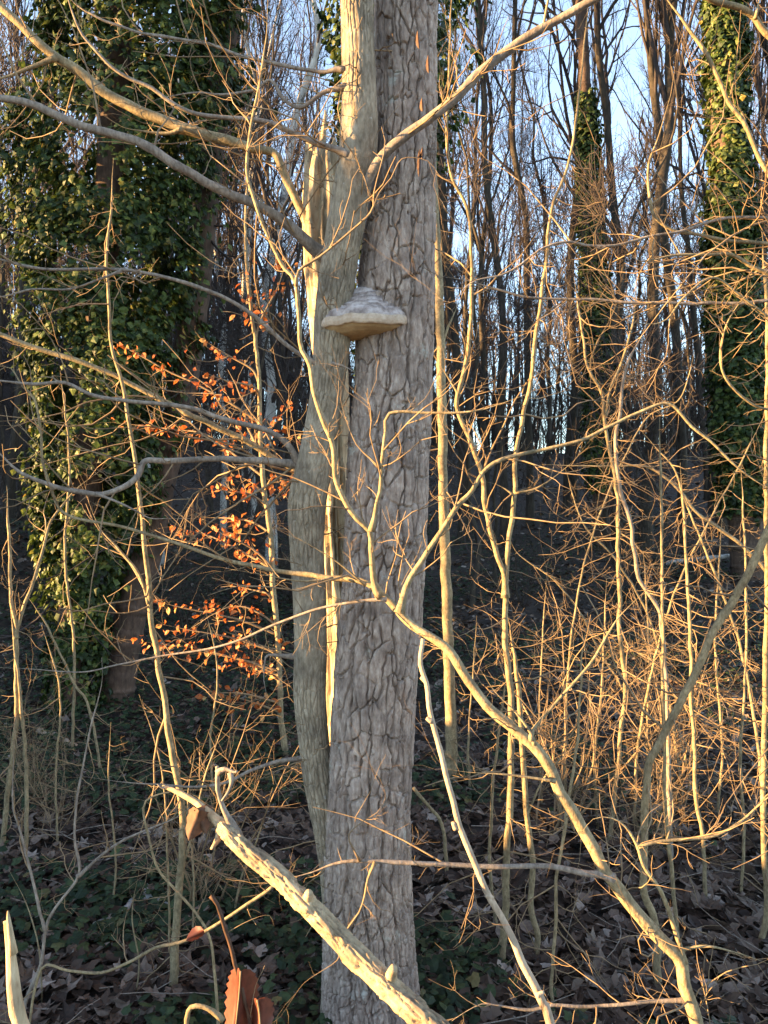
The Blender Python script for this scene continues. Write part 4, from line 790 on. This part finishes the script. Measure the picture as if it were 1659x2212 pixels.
iv = ivy_tree('pair of dark trunks smothered in a broad mass of glossy ivy', [([(265, -400), (262, 0), (240, 300), (215, 700), (190, 1000), (165, 1250), (150, 1430), (146, 1500)], [40, 50, 56, 60, 64, 72]), ([(520, -300), (500, 0), (478, 150), (440, 500), (400, 800), (340, 1100), (290, 1300), (250, 1500)], [40, 46, 52, 56, 62, 66, 74])],
        [(-420, 110, 500), (0, 100, 515), (200, 72, 500), (300, 45, 480), (400, 22, 445), (500, 30, 430), (600, 42, 420), (700, 60, 415), (800, 62, 395), (900, 55, 375), (1000, 62, 355), (1100, 75, 340), (1200, 92, 290), (1300, 105, 245), (1400, 105, 225), (1530, 100, 235)], dv, 60000, 300, .75, .62, (.035, .10))
iv.twigs(3, .5, 1.3, .008, 1.5, up=.1, mat=M_FARTW)
ivy_tree('tall trunk clothed in ivy beyond the thicket', [([(1555, -500), (1560, 0), (1570, 300), (1585, 600), (1600, 900), (1610, 1100)], [45, 55, 60, 66, 70])],
         [(-400, 1500, 1610), (0, 1512, 1608), (150, 1525, 1615), (300, 1530, 1622), (450, 1530, 1640), (600, 1520, 1650), (800, 1525, 1670), (950, 1535, 1670), (1100, 1545, 1670)], 14.5, 26000, 0, 1.0, .12, (.07, .13), clump=.55)
ivy_tree('slim ivy-clad trunk on the slope beside a forked bare tree', [([(1245, -400), (1255, 20), (1262, 150), (1268, 300), (1280, 500), (1290, 700), (1298, 1050)], [22, 26, 28, 32, 36])],
         [(200, 1250, 1285), (350, 1243, 1300), (500, 1250, 1310), (700, 1255, 1325), (1050, 1260, 1340)], 17, 9000, 0, 1.0, .2, (.07, .12), clump=.6)
ivy_tree('ivy-hung tree glimpsed directly behind the two big trunks', [([(850, -500), (840, 0), (835, 400), (830, 900), (828, 1500)], [50, 60, 66, 70])],
         [(-300, 690, 1010), (0, 690, 985), (120, 700, 990), (230, 715, 1000), (330, 735, 960), (500, 770, 920), (1000, 790, 880)], 8.2, 9000, 0, .9, .5, (.05, .09), clump=1.1)

# ------------------------------------------------------------------ bare wood on the slope behind
def make_tree(H, r0, nl, seed, fork=False, low=.28):
    global rng
    rng = np.random.default_rng(seed)
    n = 14; P = np.zeros((n, 3)); P[:, 2] = np.linspace(-.3, H, n); P[:, 0] = np.cumsum(rng.normal(0, .30, n)) * np.linspace(.3, 1, n); P[:, 1] = np.cumsum(rng.normal(0, .30, n)) * np.linspace(.3, 1, n)
    P[:2, :2] *= 0
    rr = r0 * np.linspace(1, .22, n) ** .9; rr[0] *= 1.35; C = crom(np.column_stack([P, rr]), .4)
    V, Q, _ = tube(C[:, :3], C[:, 3], 8, .08, seed, False); trunk = mk_mesh('trunk', V, Q)
    parts = []
    b_, d_, rb, _ = offshoots(C[None, :, :3], C[None, :, 3], nl, .45, .95, .35, low, .98); hz = b_[:, 2] / H
    L = H * .42 * (1.15 - hz) * rng.uniform(.5, 1.1, nl); p1, q1 = grow(b_, d_, L, rb * rng.uniform(.3, .6, nl), 10, .26, (0, 0, .10), .25); parts.append(tubes(p1, q1, 5))
    n2 = nl * 7; b_, d_, rb, m_ = offshoots(p1, q1, n2, .5, 1.0, .2, .15, .98); p2, q2 = grow(b_, d_, L[m_] * rng.uniform(.2, .5, n2), np.maximum(rb * .55, .008), 7, .3, (0, 0, .07), .4); parts.append(tubes(p2, q2, 4))
    n3 = int(n2 * 3.9); b_, d_, rb, m_ = offshoots(p2, q2, n3, .4, 1.0, .15, .1, 1); p3, q3 = grow(b_, d_, rng.uniform(.35, 1.0, n3), np.full(n3, .0062), 5, .3, (0, 0, .05), .6); parts.append(tubes(p3, q3, 3))
    n4 = int(n3 * 1.3); b_, d_, rb, m_ = offshoots(p3, q3, n4, .4, 1.0, .1, .2, 1); p4, q4 = grow(b_, d_, rng.uniform(.15, .5, n4), np.full(n4, .0048), 3, .25, (0, 0, .03), .7); parts.append(tubes(p4, q4, 3))
    V, Q = join(parts); return trunk, mk_mesh('crown', V, Q)
variants = [make_tree(H, r0, nl, 100 + i, low=lo) for i, (H, r0, nl, lo) in enumerate(((19, .17, 20, .25), (17, .13, 17, .3), (21, .20, 22, .35), (16, .11, 16, .2), (18, .15, 18, .4), (20, .18, 20, .3)))]
poles_v = [make_tree(H, r0, nl, 200 + i, low=.12) for i, (H, r0, nl) in enumerate(((8, .045, 9), (10, .06, 10), (6.5, .035, 8)))]
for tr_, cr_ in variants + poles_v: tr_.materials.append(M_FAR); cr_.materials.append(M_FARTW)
rng = np.random.default_rng(42)
def place(var, x, y, s, rz, lean, label, group, trunk_mat=None, cat='tree', name='bare_tree'):
    o = thing(name, label, cat, (x, y, float(ground(x, y)) - .05), group); o.rotation_euler = (lean[0], lean[1], rz); o.scale = (s[0], s[0], s[1])
    for nm, me in zip(('trunk', 'crown'), var):
        c = bpy.data.objects.new(nm, me); COL.objects.link(c); c.parent = o
        if trunk_mat and nm == 'trunk': c.material_slots[0].link = 'OBJECT'; c.material_slots[0].material = trunk_mat
    return o
GT = 'bare trees on the slope'; LT = 'tall bare tree with dark trunk in the wood on the slope behind'
# trunks that can be told apart in the picture: pixel x at eye level, distance, width scale
near = [(1395, 16.5, .62, 2), (1330, 18, .7, 0), (1475, 17, .6, 5), (1145, 19, .62, 4), (1092, 17.5, .75, 1), (1050, 22, .8, 3), (1230, 21, .6, 2), (20, 17, .6, 0), (1000, 18, .6, 5), (1540, 20, .8, 1), (1640, 18, .7, 2), (450, 22, .7, 3), (520, 19, .6, 1)]
for px, d_, s_, v_ in near:
    place(variants[v_], (px - 829.5) / F * d_, d_, (s_, 1.05), rng.uniform(0, 6.28), (rng.normal(0, .02), rng.normal(-.015, .02)), LT, GT)
cnt = 0; pts_ = []
while cnt < 58:
    y = 15.5 + 23 * rng.uniform() ** .8; x = rng.uniform(-1, 1) * (.50 * y + 3)
    if any((x - a_) ** 2 + (y - b_) ** 2 < .8 for a_, b_ in pts_): continue
    pts_.append((x, y)); cnt += 1
    s_ = rng.uniform(.36, .72); place(variants[rng.integers(0, 6)], x, y, (s_, rng.uniform(.75, 1.1)), rng.uniform(0, 6.28), (rng.normal(0, .05), rng.normal(0, .06)), LT, GT)
for i in range(60):
    y = 12 + 27 * rng.uniform() ** 1.1; x = rng.uniform(-1, 1) * (.48 * y + 1)
    if y < 14 and abs(x) < 1.0: continue
    s_ = rng.uniform(.6, 1.2); place(poles_v[rng.integers(0, 3)], x, y, (s_, s_), rng.uniform(0, 6.28), (rng.normal(0, .06), rng.normal(0, .06)), 'thin bare pole-like young tree in the understorey of the slope', 'thin young trees on the slope')
# the wood goes on outside the picture on the sunny side
for i in range(24):
    y = rng.uniform(11, 40); x = -(.52 * y + 3) - 26 * rng.uniform()
    s_ = rng.uniform(.8, 1.3); place(variants[rng.integers(0, 6)], x, y, (s_, s_), rng.uniform(0, 6.28), (0, 0), 'tall bare tree standing in the wood beside the ivy-covered trunks', 'bare trees beyond the ivy-covered trunks')
# white birches
for px, d_, s_ in ((586, 15.5, .95), (483, 17, .6), (335, 15, .75), (348, 15.6, .6), (548, 19, .7), (520, 20.5, .6)):
    place(variants[3], (px - 829.5) / F * d_, d_, (s_, 1.0), rng.uniform(0, 6.28), (rng.normal(0, .012), rng.normal(0, .012)), 'slender white-barked birch between the ivy-covered trunks and the russet beech', 'white birches', M_BIRCH, name='birch_tree')
# undergrowth on the slope
for i in range(105):
    y = rng.uniform(26, 56); x = rng.uniform(-1, 1) * .5 * y
    s_ = rng.uniform(.8, 1.6); place(poles_v[rng.integers(0, 3)], x, y, (s_ * 1.2, s_ * .9), rng.uniform(0, 6.28), (rng.normal(0, .08), rng.normal(0, .08)), 'slender dark bare tree crowding the top of the wooded slope against the sky', 'slender trees along the top of the slope')
def make_shrub(seed):
    global rng
    rng = np.random.default_rng(seed); n = 9
    p, q = grow(np.zeros((n, 3)) + rng.normal(0, .06, (n, 3)) * [1, 1, 0], rng.normal(0, .35, (n, 3)) + [0, 0, 1], rng.uniform(.8, 2.0, n), rng.uniform(.006, .012, n), 9, .2, (0, 0, .02)); parts = [tubes(p, q, 4)]
    n2 = n * 9; b_, d_, rb, m_ = offshoots(p, q, n2, .5, 1.1, .05, .15, 1); p, q = grow(b_, d_, rng.uniform(.2, .7, n2), rb * .5, 6, .33, (0, 0, .02)); parts.append(tubes(p, q, 3))
    n3 = n2 * 3; b_, d_, rb, m_ = offshoots(p, q, n3, .5, 1.1, .03, .2, 1); p, q = grow(b_, d_, rng.uniform(.06, .3, n3), np.full(n3, .0026), 4, .3, (0, 0, 0)); parts.append(tubes(p, q, 3))
    V, Q = join(parts); me = mk_mesh('bare_shrub', V, Q); me.materials.append(M_TWIG); return me
sv = [make_shrub(300 + i) for i in range(5)]
rng = np.random.default_rng(77)
def shrub(x, y, s, label, group, mat=None):
    o = bpy.data.objects.new('bare_shrub', sv[rng.integers(0, 5)]); COL.objects.link(o); o.location = (x, y, float(ground(x, y)) - .02)
    o.rotation_euler = (rng.normal(0, .1), rng.normal(0, .1), rng.uniform(0, 6.28)); o.scale = (s, s, s * rng.uniform(.9, 1.2)); tag(o, label, 'shrub', group)
    if mat: o.material_slots[0].link = 'OBJECT'; o.material_slots[0].material = mat
for i in range(110):
    y = 11 + 27 * rng.uniform() if i < 55 else rng.uniform(31, 38); x = rng.uniform(-1, 1) * .5 * y
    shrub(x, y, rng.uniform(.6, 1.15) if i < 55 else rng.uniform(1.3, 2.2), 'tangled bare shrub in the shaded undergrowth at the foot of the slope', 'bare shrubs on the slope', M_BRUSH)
for i in range(3):
    y = rng.uniform(4.2, 8.0); x = rng.uniform(.09, .49) * y
    shrub(x, y, rng.uniform(.5, 1.0), 'sunlit tangled bare shrub among the thicket stems', 'bare shrubs in the thicket')
for i in range(3):
    y = rng.uniform(3.7, 7.5); x = -rng.uniform(.12, .49) * y
    shrub(x, y, rng.uniform(.35, .8), 'low bare shrub among ivy and litter near the bright sapling', 'low bare shrubs before the ivy-covered trunks')

# unseen tree past the left edge, placed and shaped to shade the two big trunks
tx = -9.0; ty = 3.40 + SUN_K * tx
e = thing('bare_tree', 'stout unseen bare tree on the sunny side, shading the two big trunks', 'tree', (tx, ty, float(ground(tx, ty)) - .1))
P = np.array([[0, 0, -.1, .33], [0, 0, .6, .28], [.02, 0, 2.5, .262], [.0, .0, 3.6, .275], [.0, .0, 4.25, .275], [0, 0, 4.8, .185], [0, 0, 5.6, .165], [.02, -.01, 8, .15], [.1, .0, 12, .12], [.2, .1, 15, .08]])
P[2:, 2] -= e.location.z; P[1, 2] = .3; C = crom(P, .2); V, Q, T = tube(C[:, :3], C[:, 3], 20, .05); link('trunk', mk_mesh('trunk', V, Q, T), M_FAR, e)
c = bpy.data.objects.new('crown', variants[2][1]); COL.objects.link(c); c.parent = e; c.location = (0, 0, 3.0)

# unseen scrub on the sunny side, added to break the light into patches
for i in range(16):
    y = rng.uniform(2.0, 8.5); x = -(.5 * y + rng.uniform(2.5, 8))
    s_ = rng.uniform(.6, 1.0); place(poles_v[rng.integers(0, 3)], x, y, (s_, s_), rng.uniform(0, 6.28), (0, 0), 'unseen thin bare young tree added on the sunny side to dapple the light', 'unseen thin young trees that dapple the light')
# small sticks strewn over the litter
n = 900; x, y = scatter(n, 3.0, 11, 1.4); a = rng.uniform(0, 6.28, n)
P1, R1 = grow(np.stack([x, y, ground(x, y) + .055], -1), np.stack([np.cos(a), np.sin(a), rng.normal(.03, .06, n)], -1), rng.uniform(.12, .6, n), rng.uniform(.0015, .0045, n), 6, .22, (0, 0, 0), .5)
P1[..., 2] = np.maximum(P1[..., 2], ground(P1[..., 0], P1[..., 1]) + .03)
V, Q = tubes(P1, R1, 4); tag(link('ground_twigs', mk_mesh('ground_twigs', V, Q), M_LIMB), 'thin dry sticks strewn over the leaf litter', 'sticks', kind='stuff')

# the wood beyond the crest, too far off and too dense to count
n = 620; y = rng.uniform(41, 82, n); x = rng.uniform(-1, 1, n) * (.52 * y + 4); H = rng.uniform(6, 13, n)
p1, q1 = grow(np.stack([x, y, ground(x, y) - .2], -1), rng.normal(0, .07, (n, 3)) + [0, 0, 1], H, rng.uniform(.05, .13, n), 7, .07, (0, 0, .05), .25); parts = [tubes(p1, q1, 4)]
n2 = n * 9; b_, d_, rb, m_ = offshoots(p1, q1, n2, .4, 1.0, .25, .12, 1); p2, q2 = grow(b_, d_, H[m_] * rng.uniform(.1, .3, n2), np.maximum(rb * .45, .015), 5, .28, (0, 0, .08), .4); parts.append(tubes(p2, q2, 3))
n3 = n2 * 3; b_, d_, rb, m_ = offshoots(p2, q2, n3, .4, 1.0, .15, .1, 1); p3, q3 = grow(b_, d_, rng.uniform(.4, 1.2, n3), np.full(n3, .010), 3, .25, (0, 0, .05), .6); parts.append(tubes(p3, q3, 3))
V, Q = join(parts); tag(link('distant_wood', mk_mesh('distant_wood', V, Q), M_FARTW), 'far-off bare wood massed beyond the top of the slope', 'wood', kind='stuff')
